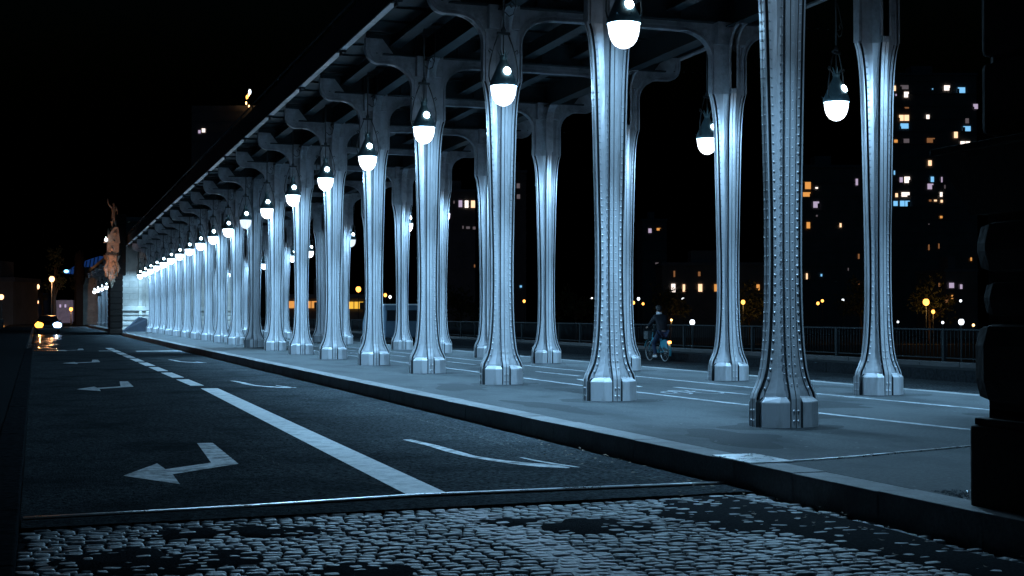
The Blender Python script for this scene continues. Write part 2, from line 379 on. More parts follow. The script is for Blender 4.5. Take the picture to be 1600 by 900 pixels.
for x, y, rx, ry in ((7.0,13.2,.5,.9),(9.1,15.5,.7,.5),(6.9,18.5,.35,1.2),(10.8,17.5,.5,.8),(7.2,24.0,.4,1.3),(12.0,14.6,.6,.6),(9.0,22.0,.5,1.4),(13.3,22.5,.5,1.1)):
    blob(x, y, rx, ry, .0012, 'damp_stain', M['stain'], int(x*10), th=.0008, rough=.4)
m = MB()
for _ in range(420):
    x, y = rs.uniform(6.25,14.2), rs.uniform(9,40); r_ = rs.uniform(.008,.02); m.add([(x+r_*math.cos(i), y+r_*math.sin(i), .0028) for i in (0,1.05,2.1,3.14,4.19,5.24)], [tuple(range(6))])
tag(m.build('gum_spots', M['gum']), 'flattened chewing gum spots dotted over the pavement', 'gum', kind='stuff')
def crack(pts, w_, z, mt):
    m = MB(); out = []
    for (x0,y0),(x1,y1) in zip(pts, pts[1:]):
        n_ = max(2, int(math.hypot(x1-x0,y1-y0)/.12))
        out += [(x0+(x1-x0)*i/n_+rs.uniform(-.03,.03), y0+(y1-y0)*i/n_+rs.uniform(-.02,.02)) for i in range(n_)]
    vs = []; 
    for x,y in out: ww = w_*rs.uniform(.3,1.2); vs += [(x-ww,y,z),(x+ww,y+ww*.3,z)]
    m.add(vs, [(2*i,2*i+1,2*i+3,2*i+2) for i in range(len(out)-1)]); return struct(m, 'crack', mt)
crack([(5.4,11.6),(5.1,14),(5.3,18),(5.2,24)], .009, RZ+.002, M['tyre']); crack([(3.0,12.0),(2.4,13.5),(2.2,16)], .007, RZ+.002, M['tyre'])
crack([(6.3,14.6),(7.0,14.9),(7.8,14.3)], .006, .003, M['tyre']); crack([(8.6,14.2),(9.9,13.9),(11.2,14.5),(13.9,14.0)], .006, .003, M['tyre'])
quad([(3.75,17.5),(5.6,17.6),(5.62,20.6),(3.72,20.5)], RZ+.0015, 'road_repair', M['repair'])
# painted bicycle symbol
def ringp(cx, cy, r, ry, n=18): return [(cx+r*math.cos(2*math.pi*i/n), cy+ry*math.sin(2*math.pi*i/n)) for i in range(n+1)]
def symbol(cx, cy, s=1.0):
    m = MB()
    def seg(pts, hw):
        k = len(pts); vs = []
        for i,(x,y) in enumerate(pts):
            a = Vector(pts[max(i-1,0)]); b = Vector(pts[min(i+1,k-1)]); t = (b-a).normalized(); nn = Vector((-t.y,t.x))*hw
            vs += [(x-nn.x,y-nn.y,.0045),(x+nn.x,y+nn.y,.0045)]
        m.add(vs, [(2*i,2*i+2,2*i+3,2*i+1) for i in range(k-1)])
    seg(ringp(cx-.25*s, cy, .17*s, .34*s), .03); seg(ringp(cx+.25*s, cy, .17*s, .34*s), .03)
    m2 = [(cx-.25*s,cy),(cx-.12*s,cy+.55*s),(cx+.14*s,cy+.5*s),(cx,cy),(cx-.12*s,cy+.55*s)]
    for i in range(4):
        z = .0050+.0004*i; a, b = Vector(m2[i]), Vector(m2[i+1]); t = (b-a).normalized(); nn = Vector((-t.y,t.x))*.03
        m.add([(a.x-nn.x,a.y-nn.y,z),(a.x+nn.x,a.y+nn.y,z),(b.x+nn.x,b.y+nn.y,z),(b.x-nn.x,b.y-nn.y,z)], [(0,1,2,3)])
    return struct(m, 'cycle_symbol', M['paint_soft'])
symbol(10.35, 21.0, 1.15); symbol(10.3, 46, 1.15)
quad([(10.28,23.0),(10.36,23.0),(10.36,25.2),(10.5,25.2),(10.32,26.2),(10.14,25.2),(10.28,25.2)], .004, 'cycle_arrow')

# wet grit glinting by the near pier
def grit():
    rnd = random.Random(5); m = MB()
    for _ in range(900):
        a = rnd.uniform(0,6.28); r_ = math.sqrt(rnd.random()); x = 6.25+.33*r_*math.cos(a)+.08; y = 8.25+.5*r_*math.sin(a)
        if x < 6.2: continue
        s_ = rnd.uniform(.004,.012); z = s_*.6; rot = rnd.uniform(0,3)
        pts = [(x+s_*math.cos(rot+k*1.57), y+s_*math.sin(rot+k*1.57), .001+rnd.uniform(0,z)) for k in range(4)]
        m.add(pts+[(x,y,z+.004)], [(0,1,4),(1,2,4),(2,3,4),(3,0,4)])
    o = m.build('wet_grit', M['grit']); return tag(o, 'wet glinting grit scattered beside the dark pier base', 'grit', kind='stuff')
grit()
def litter():
    rnd = random.Random(8); m = MB()
    for _ in range(130):
        x = rnd.choice([rnd.uniform(4.9,5.8), rnd.uniform(5.4,5.84)]); y = rnd.uniform(5.5,16); s_ = rnd.uniform(.01,.028); r0 = rnd.uniform(0,6)
        z = RZ+.014
        m.add([(x+s_*math.cos(r0+k*1.57)*(1 if k%2 else .5), y+s_*math.sin(r0+k*1.57), z+rnd.uniform(0,.012)) for k in range(4)], [(0,1,2,3)])
    tag(m.build('dead_leaves', mat('dead_leaf', (.16,.11,.07), .7)), 'dead leaves blown into the gutter along the kerb', 'leaves', kind='stuff')
litter()

# ------------------------------------------------------------------ columns
EZ = [(0,.405),(.34,.405),(.40,.388),(.48,.348),(.58,.308),(.70,.280),(.85,.260),(1.0,.246),(1.2,.233),(1.5,.222),(2.0,.216),
      (2.6,.220),(3.2,.233),(3.8,.246),(4.4,.260),(4.9,.273),(5.2,.285),(5.45,.302),(5.65,.325),(5.80,.352),(5.909,.385)]
def gz(e): return e*.70
def section(e, g):
    n_ = .05
    n_ = .058
    q = [(e,n_),(e-.018,n_),(e-.018,.012),(e-.054,.012),(e-.054,.068),(e-.095,.072),(e-.095,.052)]
    r_ = [(n_,g),(n_,g-.018),(.012,g-.018),(.012,g-.050),(.068,g-.050),(.072,g-.090),(.071,g-.094)]
    a = Vector(q[-1]); b = Vector(r_[-1]); mid = (a+b)/2; pull = .82 if e > .26 else .9
    mid = (max(mid.x*pull,.074), mid.y*pull)
    quad_ = q+[mid]+r_[::-1]
    out = list(quad_)
    out += [(.012,g),(.012,g-.014)] if False else []
    out += [(-x,y) for x,y in quad_[::-1]]; out += [(-x,-y) for x,y in quad_]; out += [(x,-y) for x,y in quad_[::-1]]
    return out
def rivet(m, p, nrm, r=.016, h=.014):
    nrm = Vector(nrm).normalized(); u = nrm.cross(Vector((0,0,1))).normalized(); v = Vector((0,0,1)); p = Vector(p)
    base = [p+u*(r*math.cos(k*math.pi/3))+v*(r*math.sin(k*math.pi/3)) for k in range(6)]
    top = [p+nrm*h+u*(r*.5*math.cos(k*math.pi/3))+v*(r*.5*math.sin(k*math.pi/3)) for k in range(6)]
    m.add(base+top, [(k,(k+1)%6,6+(k+1)%6,6+k) for k in range(6)]+[tuple(range(6,12))], True)
def interp(z, T=EZ):
    for (z0,a),(z1,b) in zip(T, T[1:]):
        if z <= z1: return a+(b-a)*(z-z0)/(z1-z0)
    return T[-1][1]
def shaft_mesh():
    m = MB(); rings = []
    for z, e in EZ: rings.append([(x,y,z) for x,y in section(e, gz(e))])
    k = len(rings[0]); vs = [v for r_ in rings for v in r_]; fs = []
    for j in range(len(rings)-1):
        for i in range(k): fs.append((j*k+i, j*k+(i+1)%k, (j+1)*k+(i+1)%k, (j+1)*k+i))
    q = len(section(.3,.2))//4
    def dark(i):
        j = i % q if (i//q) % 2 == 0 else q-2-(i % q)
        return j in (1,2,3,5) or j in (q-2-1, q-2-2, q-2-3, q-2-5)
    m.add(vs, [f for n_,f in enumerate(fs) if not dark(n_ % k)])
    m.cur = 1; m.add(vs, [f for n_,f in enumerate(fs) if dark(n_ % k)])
    # dark strip painted as a seam down the middle of each nose plate
    for sx_, sy in ((0,-1),(0,1),(-1,0),(1,0)):
        for (z0,e0),(z1,e1) in zip(EZ, EZ[1:]):
            d0 = (gz(e0) if sy else e0)+.0012; d1 = (gz(e1) if sy else e1)+.0012
            if sy: m.add([(-.006,sy*d0,z0),(.006,sy*d0,z0),(.006,sy*d1,z1),(-.006,sy*d1,z1)], [(0,1,2,3)])
            else: m.add([(sx_*d0,-.006,z0),(sx_*d0,.006,z0),(sx_*d1,.006,z1),(sx_*d1,-.006,z1)], [(0,1,2,3)])
    m.cur = 0
    z = .46; i = 0
    while z < 5.85:
        e = interp(z); g = gz(e)
        for sx_ in (-1,1):
            for sy in (-1,1):
                rivet(m, (sx_*(e-.072), sy*.070, z), (0,sy,0), .018, .016)
                rivet(m, (sx_*.070, sy*(g-.068), z+.055), (sx_,0,0), .017, .015)
                rivet(m, (sx_*.036, sy*g, z+.055), (0,sy,0), .011, .008)
                rivet(m, (sx_*e, sy*.036, z), (sx_,0,0), .011, .008)
        z += .112; i += 1
    for sx_ in (-1,1):
        for sy in (-1,1):
            for z in (.08,.2): 
                rivet(m, (sx_*.03, sy*.2835, z), (0,sy,0)); rivet(m, (sx_*.405, sy*.03, z), (sx_,0,0))
    return m
def base_mesh():
    m = MB()
    for sx_ in (-1,1):
        for sy in (-1,1):
            P = [(.398,.060),(.352,.082),(.372,.150),(.205,.282),(.085,.296),(.060,.270)]
            T = [(.33,.060),(.31,.085),(.31,.13),(.17,.225),(.09,.235),(.060,.225)]
            ring0 = [(sx_*x,sy*y,-.02) for x,y in P]; ring1 = [(sx_*x,sy*y,.285) for x,y in P]
            ring1b = [(sx_*x*.985,sy*y*.985,.297) for x,y in P]; ring2 = [(sx_*x,sy*y,.345) for x,y in T]
            n_ = len(P); vs = ring0+ring1+ring1b+ring2+[(sx_*.05,sy*.05,.36)]; fs = []
            for j in range(3):
                for i in range(n_-1): fs.append((j*n_+i, j*n_+i+1, (j+1)*n_+i+1, (j+1)*n_+i))
            for i in range(n_-1): fs.append((3*n_+i, 3*n_+i+1, 4*n_))
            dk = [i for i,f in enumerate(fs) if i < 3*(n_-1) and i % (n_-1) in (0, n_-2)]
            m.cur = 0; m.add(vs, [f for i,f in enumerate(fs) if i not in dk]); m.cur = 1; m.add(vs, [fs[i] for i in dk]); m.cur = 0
    return m
def arcpts(cx, cz, r, a0, a1, n=8, rz=None):
    rz = rz or r
    return [(cx+r*math.cos(R(a0+(a1-a0)*i/n)), cz+rz*math.sin(R(a0+(a1-a0)*i/n))) for i in range(n+1)]
LEFT = [(-.385,5.93),(-.385,6.62)]+arcpts(-.925,6.62,.54,0,90,10,.50)[1:]+[(-1.08,7.12)]+arcpts(-1.12,7.44,.32,270,180,8,.32)+[(-1.44,7.68)]
RIGHT = [(.385,5.93),(.385,6.62)]+arcpts(1.02,6.62,.635,180,90,10,.50)[1:]+[(2.37,7.13)]
def capital_mesh():
    m = MB()
    e = .385; g = .27
    s0 = section(e, g); k = len(s0)
    zs = [5.905, 6.0, 6.9]
    vs = [(x,y,z) for z in zs for x,y in s0]; fs = []
    for j in range(len(zs)-1):
        for i in range(k): fs.append((j*k+i, j*k+(i+1)%k, (j+1)*k+(i+1)%k, (j+1)*k+i))
    m.add(vs, fs)
    # transverse web plates left (cantilever) and right (half arch)
    def web(out, xin, ztop, y0, y1):
        pts = [p for p in out if p[1] >= 6.55]
        poly = [(xin,6.55)]+pts+([(pts[-1][0],ztop)] if pts[-1][1] < ztop else [])
        if pts[-1][1] > ztop: poly = [(xin,6.55)]+pts+[(-1.05,7.68),(-.80,7.36)]
        poly += [(xin,ztop)]
        n_ = len(poly); m.add([(x,y0,z) for x,z in poly]+[(x,y1,z) for x,z in poly],
              [(i,(i+1)%n_,n_+(i+1)%n_,n_+i) for i in range(n_)])
        c = n_-1
        for yy, o in ((y0,0),(y1,n_)):
            bm = bmesh.new(); vv = [bm.verts.new((x,yy,z)) for x,z in poly]; f = bm.faces.new(vv)
            bmesh.ops.triangulate(bm, faces=[f]); m.frombm(bm); bm.free()
    web(LEFT, -.2, 7.36, -.035, .035); web(RIGHT, .2, 7.30, -.035, .035)
    m.strip(LEFT, .085, -.028); m.strip(RIGHT, .085, .028)
    def off(P, d):
        o = []
        for i,p in enumerate(P):
            a = Vector(P[max(i-1,0)]); b = Vector(P[min(i+1,len(P)-1)]); t = (b-a).normalized(); nn = Vector((-t.y,t.x)); q = Vector(p)+nn*d; o.append((q.x,q.y))
        return o
    for yc in (-.045,.045):
        m.strip(off(LEFT,-.085), .018, -.03, c=yc); m.strip(off(RIGHT,.085), .018, .03, c=yc)
    # brackets along the bridge under the longitudinal girder
    for s_ in (-1,1):
        P = [(s_*.27,6.0),(s_*.27,6.72)]+[(s_*(.27+.38*(1-math.cos(R(9*i)))), 6.72+.48*math.sin(R(9*i))) for i in range(1,11)]
        m.strip(P, .10, .028*(1 if s_ > 0 else -1), axis='x')
        poly = [(s_*.1,6.72)]+P[1:]+[(s_*.1,7.2)]
        n_ = len(poly); m.add([(-.05,y,z) for y,z in poly]+[(.05,y,z) for y,z in poly], [(i,(i+1)%n_,n_+(i+1)%n_,n_+i) for i in range(n_)]+[tuple(range(n_)),tuple(range(n_,2*n_))])
    m.box(-.3,.3,-.2,.2,6.88,7.32)
    # joint line with small rivets above the knee
    for sx_ in (-1,1):
        for x in range(5): rivet(m, (sx_*(.08+x*.06), -.0735-.0, 6.02), (0,-1,0), .012, .01)
    return m
prot_shaft = shaft_mesh().build('shaft', [M['steel'], M['groove_shade']])
prot_base = base_mesh().build('base_block', [M['steel'], M['groove_shade']])
prot_cap = capital_mesh().build('capital', M['steel_shaded'])
def column(x, y, rz, label, group, first=False, name='riveted_column', drop=None):
    e = empty(name, (x,y,0), rz); tag(e, label, 'column', group)
    d = G*y if drop is None else drop
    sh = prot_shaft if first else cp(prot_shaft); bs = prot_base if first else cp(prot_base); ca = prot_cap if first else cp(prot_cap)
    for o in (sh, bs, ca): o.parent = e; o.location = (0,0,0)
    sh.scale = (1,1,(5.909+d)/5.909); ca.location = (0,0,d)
    return e
for k in range(NCOL):
    y = A0+BAY*k
    lab = 'riveted steel column of the kerbside row, %s from the right' % ORD[k]
    if k == 0: lab = 'tallest nearest riveted steel column, standing closest to the kerb joint'
    if k == NCOL-1: lab = 'farthest riveted steel column of the kerbside row, beside the blue tent and lit pier'
    column(B1, y, 0, lab, 'riveted columns of the kerbside row', k == 0)
for k in range(NCOL):
    y = A0+BAY*k
    lab = 'riveted steel column of the rear row, %s from the right' % ORD[max(k-1,0)]
    if k == 0: lab = 'rear row riveted steel column standing behind the dark pier at the right'
    if k == 1: lab = 'rightmost visible riveted steel column of the rear row, in front of the lit tower block'
    column(B2, y, math.pi, lab, 'riveted columns of the rear row')

# ------------------------------------------------------------------ the viaduct above
via = empty('metro_viaduct', ((B1+B2)/2, A0, 0)); tag(via, 'long elevated steel metro viaduct running overhead on two rows of columns', 'viaduct')
vx, vy = via.location.x, via.location.y
Y0, Y1 = 9.0, 113.0
XE0, XE1 = B1-1.62, B2+1.62
def slope(mb):      # apply the fall of the deck and shift into the viaduct's own frame
    mb.v = [(x-vx, y-vy, z+G*y) for x,y,z in mb.v]; return mb
def part(mb, name, mt): return slope(mb).build(name, mt, via)
for k in range(NCOL):
    y = A0+BAY*k; m = MB()
    m.box(B1-1.42, B2+1.42, y-.012, y+.012, 7.34, 7.80)
    m.box(B1-1.05, B2+1.05, y-.13, y+.13, 7.315, 7.345); m.box(B1-1.44, B2+1.44, y-.13, y+.13, 7.78, 7.81)
    x = B1-.3
    while x < B2+.4:
        m.box(x-.02, x+.02, y-.11, y+.11, 7.345, 7.78); x += 1.0
    for xx in (B1-1.2+.24*i for i in range(36)):
        m.box(xx-.018,xx+.018,y-.145,y-.13,7.33,7.345)
    part(m, 'cross_girder', M['steel_up_shaded'])
for x, d0 in ((B1,7.22),(B2,7.22),((B1+B2)/2,7.45),(B1+1.2,7.5),(B2-1.2,7.5),(B1-.75,7.52),(B2+.75,7.52)):
    m = MB(); y = Y0
    while y < Y1:
        y1 = min(y+BAY, Y1); m.box(x-.012, x+.012, y, y1, d0+.02, 7.79); m.box(x-.14, x+.14, y, y1, d0-.002, d0+.022); y = y1
    part(m, 'long_girder', M['steel_up_shaded'])
m = MB(); y = Y0
while y < Y1:
    y1 = min(y+BAY, Y1); m.box(XE0+.08, XE1-.08, y, y1, 7.86, 8.05); y = y1
part(m, 'deck_plate', M['steel_up_shaded'])
m = MB(); y = Y0+.4                     # cross ribs of the deck underside
while y < Y1:
    m.box(XE0+.1, XE1-.1, y-.03, y+.03, 7.815, 7.858); y += 1.3
part(m, 'deck_rib', M['steel_up_shaded'])
for x in (XE0, XE1):
    s_ = -1 if x == XE0 else 1
    m = MB(); m.box(x-.02, x+.02, Y0, Y1, 7.74, 8.42); part(m, 'edge_fascia', M['fascia'])
    m = MB(); m.box(x-.05 if s_ < 0 else x-.09, x+.09 if s_ < 0 else x+.05, Y0, Y1, 7.70, 7.738); part(m, 'edge_flange', M['steel'])
    m = MB(); m.tube([(x+s_*.03,Y0,8.55),(x+s_*.03,Y1,8.55)], .03, 6)
    y = Y0
    while y < Y1: m.tube([(x+s_*.03,y,8.4),(x+s_*.03,y,8.55)], .02, 5); y += 2.6
    part(m, 'handrail', M['fascia'])
    y = Y0+BAY/2-.8
    while y < Y1:
        m = MB(); m.box(x-.10,x+.10,y-.08,y+.08,7.655,7.699); m.box(x-.02,x+.02,y-.05,y+.14,7.59,7.66); part(m, 'gutter_clamp', M['fascia']); y += BAY
for k in range(NCOL):                   # small pipe saddles under each bay of the overhang
    y = A0+BAY*k; m = MB(); xx = B1-.95; yy = y+.35
    m.tube([(xx,yy,7.62),(xx+.36,yy,7.62)], .016, 6)
    m.bbox(xx-.02,xx+.05,yy-.03,yy+.03,7.59,7.65,.01); m.bbox(xx+.31,xx+.38,yy-.03,yy+.03,7.59,7.65,.01)
    part(m, 'pipe_saddle', M['paint'])

# ------------------------------------------------------------------ hanging lamps
def lamp_protos():
    m = MB(); m.lathe([(.214,0),(.220,-.03),(.217,-.10),(.203,-.19),(.174,-.27),(.126,-.335),(.06,-.372),(0.002,-.384)], 20); gl = m
    c = MB(); c.lathe([(.0,.03),(.216,.012),(.226,-.03),(.238,-.045),(.243,-.03),(.238,.02),(.208,.09),(.176,.16),(.14,.24),(.10,.33),(.066,.40),(.06,.44),(.075,.47),(.06,.49),(.0,.50)], 20)
    for k in range(8):
        a = k*math.pi/4; ca, sa = math.cos(a), math.sin(a)
        c.add([(.06*ca-.02*sa,.06*sa+.02*ca,.48),(.06*ca+.02*sa,.06*sa-.02*ca,.48),(.125*ca,.125*sa,.60)],[(0,1,2)])
        c.add([(.22*ca-.025*sa,.22*sa+.025*ca,.03),(.22*ca+.025*sa,.22*sa-.025*ca,.03),(.275*ca,.275*sa,.075)],[(0,1,2)])
    b = MB()
    for s_ in (-1,1):
        b.tube([(s_*.24,0,.02),(s_*.265,0,.12),(s_*.255,0,.3),(s_*.215,0,.5),(s_*.16,0,.68),(s_*.10,0,.83),(s_*.09,0,.88)], [.014,.013,.012,.012,.012,.013,.013], 6)
        b.tube([(s_*.20,0,.56),(s_*.25,0,.60),(s_*.27,0,.56),(s_*.24,0,.53)], .010, 5)
    b.bbox(-.12,.12,-.022,.022,.85,.90,.008); b.lathe([(0,.90),(.04,.90),(.05,.93),(.03,.97),(.018,1.0)], 8)
    b.tube([(0,0,.52),(0,0,.86)], .012, 5)
    r_ = MB(); r_.tube([(0,0,.95),(0,0,2.62)], .017, 6)
    r_.tube([(.02,0,1.25),(.10,0,1.18),(.18,0,1.22),(.22,0,1.36),(.16,0,1.44),(.11,0,1.38),(.15,0,1.33)], .011, 5)
    r_.tube([(.22,0,1.36),(.27,.1,1.7),(.30,.25,2.1)], .009, 5)
    # round lens set into the sloping cap, facing the near end of the bridge
    ln = MB(); nrm = Vector((.10,-1,.42)).normalized(); cc = Vector((.012,-.160,.200)); u = nrm.cross(Vector((0,0,1))).normalized(); v = u.cross(nrm)
    rim = [cc+nrm*.018+u*.062*math.cos(k*.3927)+v*.07*math.sin(k*.3927) for k in range(16)]; back = [q-nrm*.05 for q in rim]
    ln.add(rim+back+[cc+nrm*.034], [(k,(k+1)%16,16+(k+1)%16,16+k) for k in range(16)]+[(k,(k+1)%16,32) for k in range(16)], True)
    return (gl.build('globe', M['globe']), c.build('cap', M['lampcap']), b.build('lyre_bracket', M['iron']), r_.build('rod', M['iron']), ln.build('lens', M['lens']))
LP = lamp_protos(); used = [False]
gl_dim = LP[0].data.copy(); gl_dim.materials[0] = M['globe_dim']
gl_half = LP[0].data.copy(); gl_half.materials[0] = M['globe_half']
def hang_lamp(x, y, z, label, group, dim=False, rz=0, rod=1.0):
    e = empty('hanging_lamp', (x,y,z), rz); tag(e, label, 'hanging lamp', group)
    for o in LP:
        q = o if not used[0] else cp(o)
        q.parent = e; q.location = (0,0,0)
        if dim and q.data is LP[0].data and used[0]: q.data = gl_half if dim == 'half' else gl_dim
    used[0] = True
    d = burners['half' if dim == 'half' else ('dim' if dim else 'full')]
    o = bpy.data.objects.new('burner', d); COL.objects.link(o); o.parent = e; o.location = (0,0,-.045)
    if dim is not True:
        o = bpy.data.objects.new('reflector_beam', beams['half' if dim == 'half' else 'full']); COL.objects.link(o); o.parent = e; o.location = (0,0,-.05); o.rotation_euler = (0, 0, 0)
    return e
burners = {}; beams = {}
for nm, f_ in (('full',1.0),('half',.32)):
    d = bpy.data.lights.new('beam_'+nm, 'SPOT'); d.energy = SPOT_W*f_; d.color = LAMP_COL; d.shadow_soft_size = .10; d.spot_size = R(97 if nm == 'full' else 128); d.spot_blend = 1.0; beams[nm] = d
for nm, f_ in (('full',1.0),('half',.18),('dim',.02)):
    d = bpy.data.lights.new('burner_'+nm, 'POINT'); d.energy = LAMP_W*f_; d.color = LAMP_COL; d.shadow_soft_size = .045; burners[nm] = d
for k in range(NCOL):
    y = 17.53+BAY*k
    lab = 'lit white globe lamp of the kerbside row, %s from the right' % ORD[k]
    if k == 0: lab = 'largest lit globe lamp, cap cut by the top edge of the photo'
    if k == 7: lab = 'dimmer, greyish globe lamp in the kerbside row, the eighth from the right'
    if k == NCOL-1: lab = 'farthest lit globe lamp of the kerbside row, in front of the pale stone pier'
    hang_lamp(7.615, y, 5.50+G*y, lab, 'globe lamps of the kerbside row', k == 7)
hang_lamp(7.615, 12.33, 5.50+G*12, 'unseen globe lamp added to light the cobbles and the tallest column', 'globe lamps of the kerbside row', 'half')  # added out of view to brighten the cobbles and nearest column
hang_lamp(13.88, 17.0, 5.45+G*17, 'lit globe lamp of the rear row hidden behind the dark pier', 'globe lamps of the rear row', rz=.45)
for k in range(18):
    y = 22.2+BAY*k
    lab = 'lit globe lamp hanging over the rear row of columns, %s from the right' % ORD[k]
    if k == 0: lab = 'lit globe lamp hanging alone against black sky between the two rightmost columns'
    if k == 1: lab = 'lit globe lamp touching the left side of a rear row column'
    hang_lamp(13.88, y, 5.45+G*y, lab, 'globe lamps of the rear row', k == 8, rz=.45)

# ------------------------------------------------------------------ stone piers
def courses(m, x0, x1, y0, y1, z0, z1, h, gap=.03, rnd=None, lw=1.1, face=.03, bev=.02):
    """stone blocks laid in courses around a solid core"""
    m.box(x0+face, x1-face, y0+face, y1-face, z0, z1)
    z = z0; row = 0
    while z < z1-.02:
        hh = min(h, z1-z); off = (row%2)*lw/2; x = x0
        first = True
        while x < x1-.01:
            w_ = lw-off if first else lw; first = False
            xe = min(x+w_, x1); d = rnd.uniform(-.006,.006)
            m.bbox(x+gap/2, xe-gap/2, y0+d, y0+.3, z+gap/2, z+hh-gap/2, bev); x = xe
        y = y0+.31; first = True
        while y < y1-.01:
            w_ = lw-off if first else lw; first = False
            ye = min(y+w_, y1); d = rnd.uniform(-.006,.006)
            m.bbox(x0+d, x0+.3, y+gap/2, ye-gap/2, z+gap/2, z+hh-gap/2, bev)
            m.bbox(x1-.3, x1-d, y+gap/2, ye-gap/2, z+gap/2, z+hh-gap/2, bev); y = ye
        z += hh; row += 1
rnd = random.Random(21)
pier = empty('stone_pier', (9.5,115,0)); tag(pier, 'pale stone pier lit by lamps at the far end of the colonnade', 'pier')
def ppart(mb, name, mt, e=pier):
    o = e.location; mb.v = [(x-o.x,y-o.y,z-o.z) for x,y,z in mb.v]; return mb.build(name, mt, e)
m = MB(); courses(m, 6.3, 15.0, 113.2, 119, 1.95, 8.6, .48, .07, rnd, 1.25); ppart(m, 'wall', M['stone'])
m = MB(); courses(m, 6.25, 15.05, 113.1, 119.05, 0, 1.6, .40, .11, rnd, 8.8, .09, .05); ppart(m, 'rusticated_base', M['stone'])
m = MB(); m.bbox(6.1, 15.2, 112.95, 119.2, 1.6, 1.95, .05); m.bbox(6.0,15.3,112.9,119.3,8.6,8.95,.05); ppart(m, 'cornice', M['stone'])
m = MB()
for x in (7.62, 8.15): courses(m, x, x+.32, 112.98, 113.3, 1.96, 6.2, .48, .025, rnd, 1.0)
for x in (7.62, 8.15): courses(m, x, x+.32, 112.9, 113.3, 0, 1.59, .40, .09, rnd, 1.0, .06, .04)
ppart(m, 'pilaster', M['stone'])
m = MB(); m.bbox(5.35, 6.22, 109.5, 113.1, -.2, 4.3, .04)
z = -.2
while z < 4.2: m.bbox(5.30, 6.25, 109.44, 113.08, z+.03, z+.42, .06); z += .46
m.bbox(5.5, 6.5, 110.2, 113.2, 4.3, 9.0, .06); ppart(m, 'road_side_buttress', M['darkstone'])

def fig(joints, bones, rad, mt, name, parent=None, sub=1):
    """one continuous skinned figure from named joints"""
    names = list(joints); me = bpy.data.meshes.new(name); me.from_pydata([joints[k] for k in names], [(names.index(a), names.index(b)) for a,b in bones], [])
    o = bpy.data.objects.new(name, me); COL.objects.link(o)
    md = o.modifiers.new('skin', 'SKIN'); md.use_smooth_shade = True
    for i,k in enumerate(names):
        r_ = rad[k]; me.skin_vertices[0].data[i].radius = r_ if isinstance(r_, tuple) else (r_, r_)
        me.skin_vertices[0].data[i].use_root = (i == 0)
    if sub: s_ = o.modifiers.new('sub', 'SUBSURF'); s_.levels = sub; s_.render_levels = sub
    dg = bpy.context.evaluated_depsgraph_get(); m2 = bpy.data.meshes.new_from_object(o.evaluated_get(dg))
    o.modifiers.clear(); o.data = m2; m2.materials.clear(); m2.materials.append(mt)
    for p_ in m2.polygons: p_.use_smooth = True
    if parent: o.parent = parent
    return o
# sculpture group bracketed out from the buttress, floodlit in warm light
sc_ = empty('sculpture_group', (5.4,109.2,3.9)); sc_.scale = (.8,.8,.97); tag(sc_, 'floodlit carved figure group mounted high on the far stone pier', 'sculpture')
m = MB(); m.lathe([(.05,-.6),(.2,-.3),(.25,.0),(.5,.45),(.42,.6),(.62,1.1),(.5,1.35),(.75,1.8),(.8,1.95),(.0,1.96)], 12)
m.bbox(-.45,.65,-.5,.6,2.0,2.9,.08); m.add([(-.75,-.6,2.9),(.75,-.6,2.9),(.75,.7,2.9),(-.75,.7,2.9),(.2,-.5,4.15),(.55,-.4,4.15),(.55,.5,4.0),(.2,.5,4.0)], [(0,1,5,4),(1,2,6,5),(2,3,7,6),(3,0,4,7),(4,5,6,7),(0,3,2,1)])
for s_ in (-1,1): m.tube([(s_*.4,-.55,.3),(s_*.62,-.6,.9),(s_*.35,-.62,1.5),(s_*.55,-.6,2.1)], [.12,.16,.13,.08], 8)
rq = random.Random(4)
for _ in range(46):
    a = rq.uniform(0,6.28); zz = rq.uniform(-.3,4.0); rr_ = (.30+.25*math.sin(max(0,min(zz,2.2))*1.4))*rq.uniform(.8,1.25); c_ = Vector((rr_*math.cos(a), rr_*math.sin(a)-.1, zz))
    prof_ = [(max(.002,math.sin(math.pi*i/6)), -math.cos(math.pi*i/6)) for i in range(7)]
    m.lathe(prof_, 7, mt=Matrix.Translation(c_) @ Matrix.Rotation(rq.uniform(0,3),4,'X') @ Matrix.Diagonal((rq.uniform(.08,.2),rq.uniform(.08,.2),rq.uniform(.15,.38),1)))
m.build('carved_bracket', M['bronze'], sc_)
J = dict(pelvis=(.15,0,5.0), chest=(.18,-.03,5.55), neck=(.16,-.05,5.8), head=(.15,-.08,6.02), ls=(-.1,-.03,5.7), le=(-.35,-.1,5.95), lh=(-.40,-.12,6.35),
         rs=(.38,0,5.68), re=(.52,-.05,5.35), rh=(.48,-.2,5.1), lk=(.02,-.15,4.55), lf=(.05,0,4.1), rk=(.32,-.05,4.5), rf=(.38,0,4.1))
fig(J, [('pelvis','chest'),('chest','neck'),('neck','head'),('chest','ls'),('ls','le'),('le','lh'),('chest','rs'),('rs','re'),('re','rh'),('pelvis','lk'),('lk','lf'),('pelvis','rk'),('rk','rf')],
    dict(pelvis=(.2,.15),chest=(.22,.15),neck=.08,head=.13,ls=.1,le=.07,lh=.05,rs=.1,re=.07,rh=.05,lk=.11,lf=.07,rk=.11,rf=.07), M['bronze'], 'standing_figure', sc_)
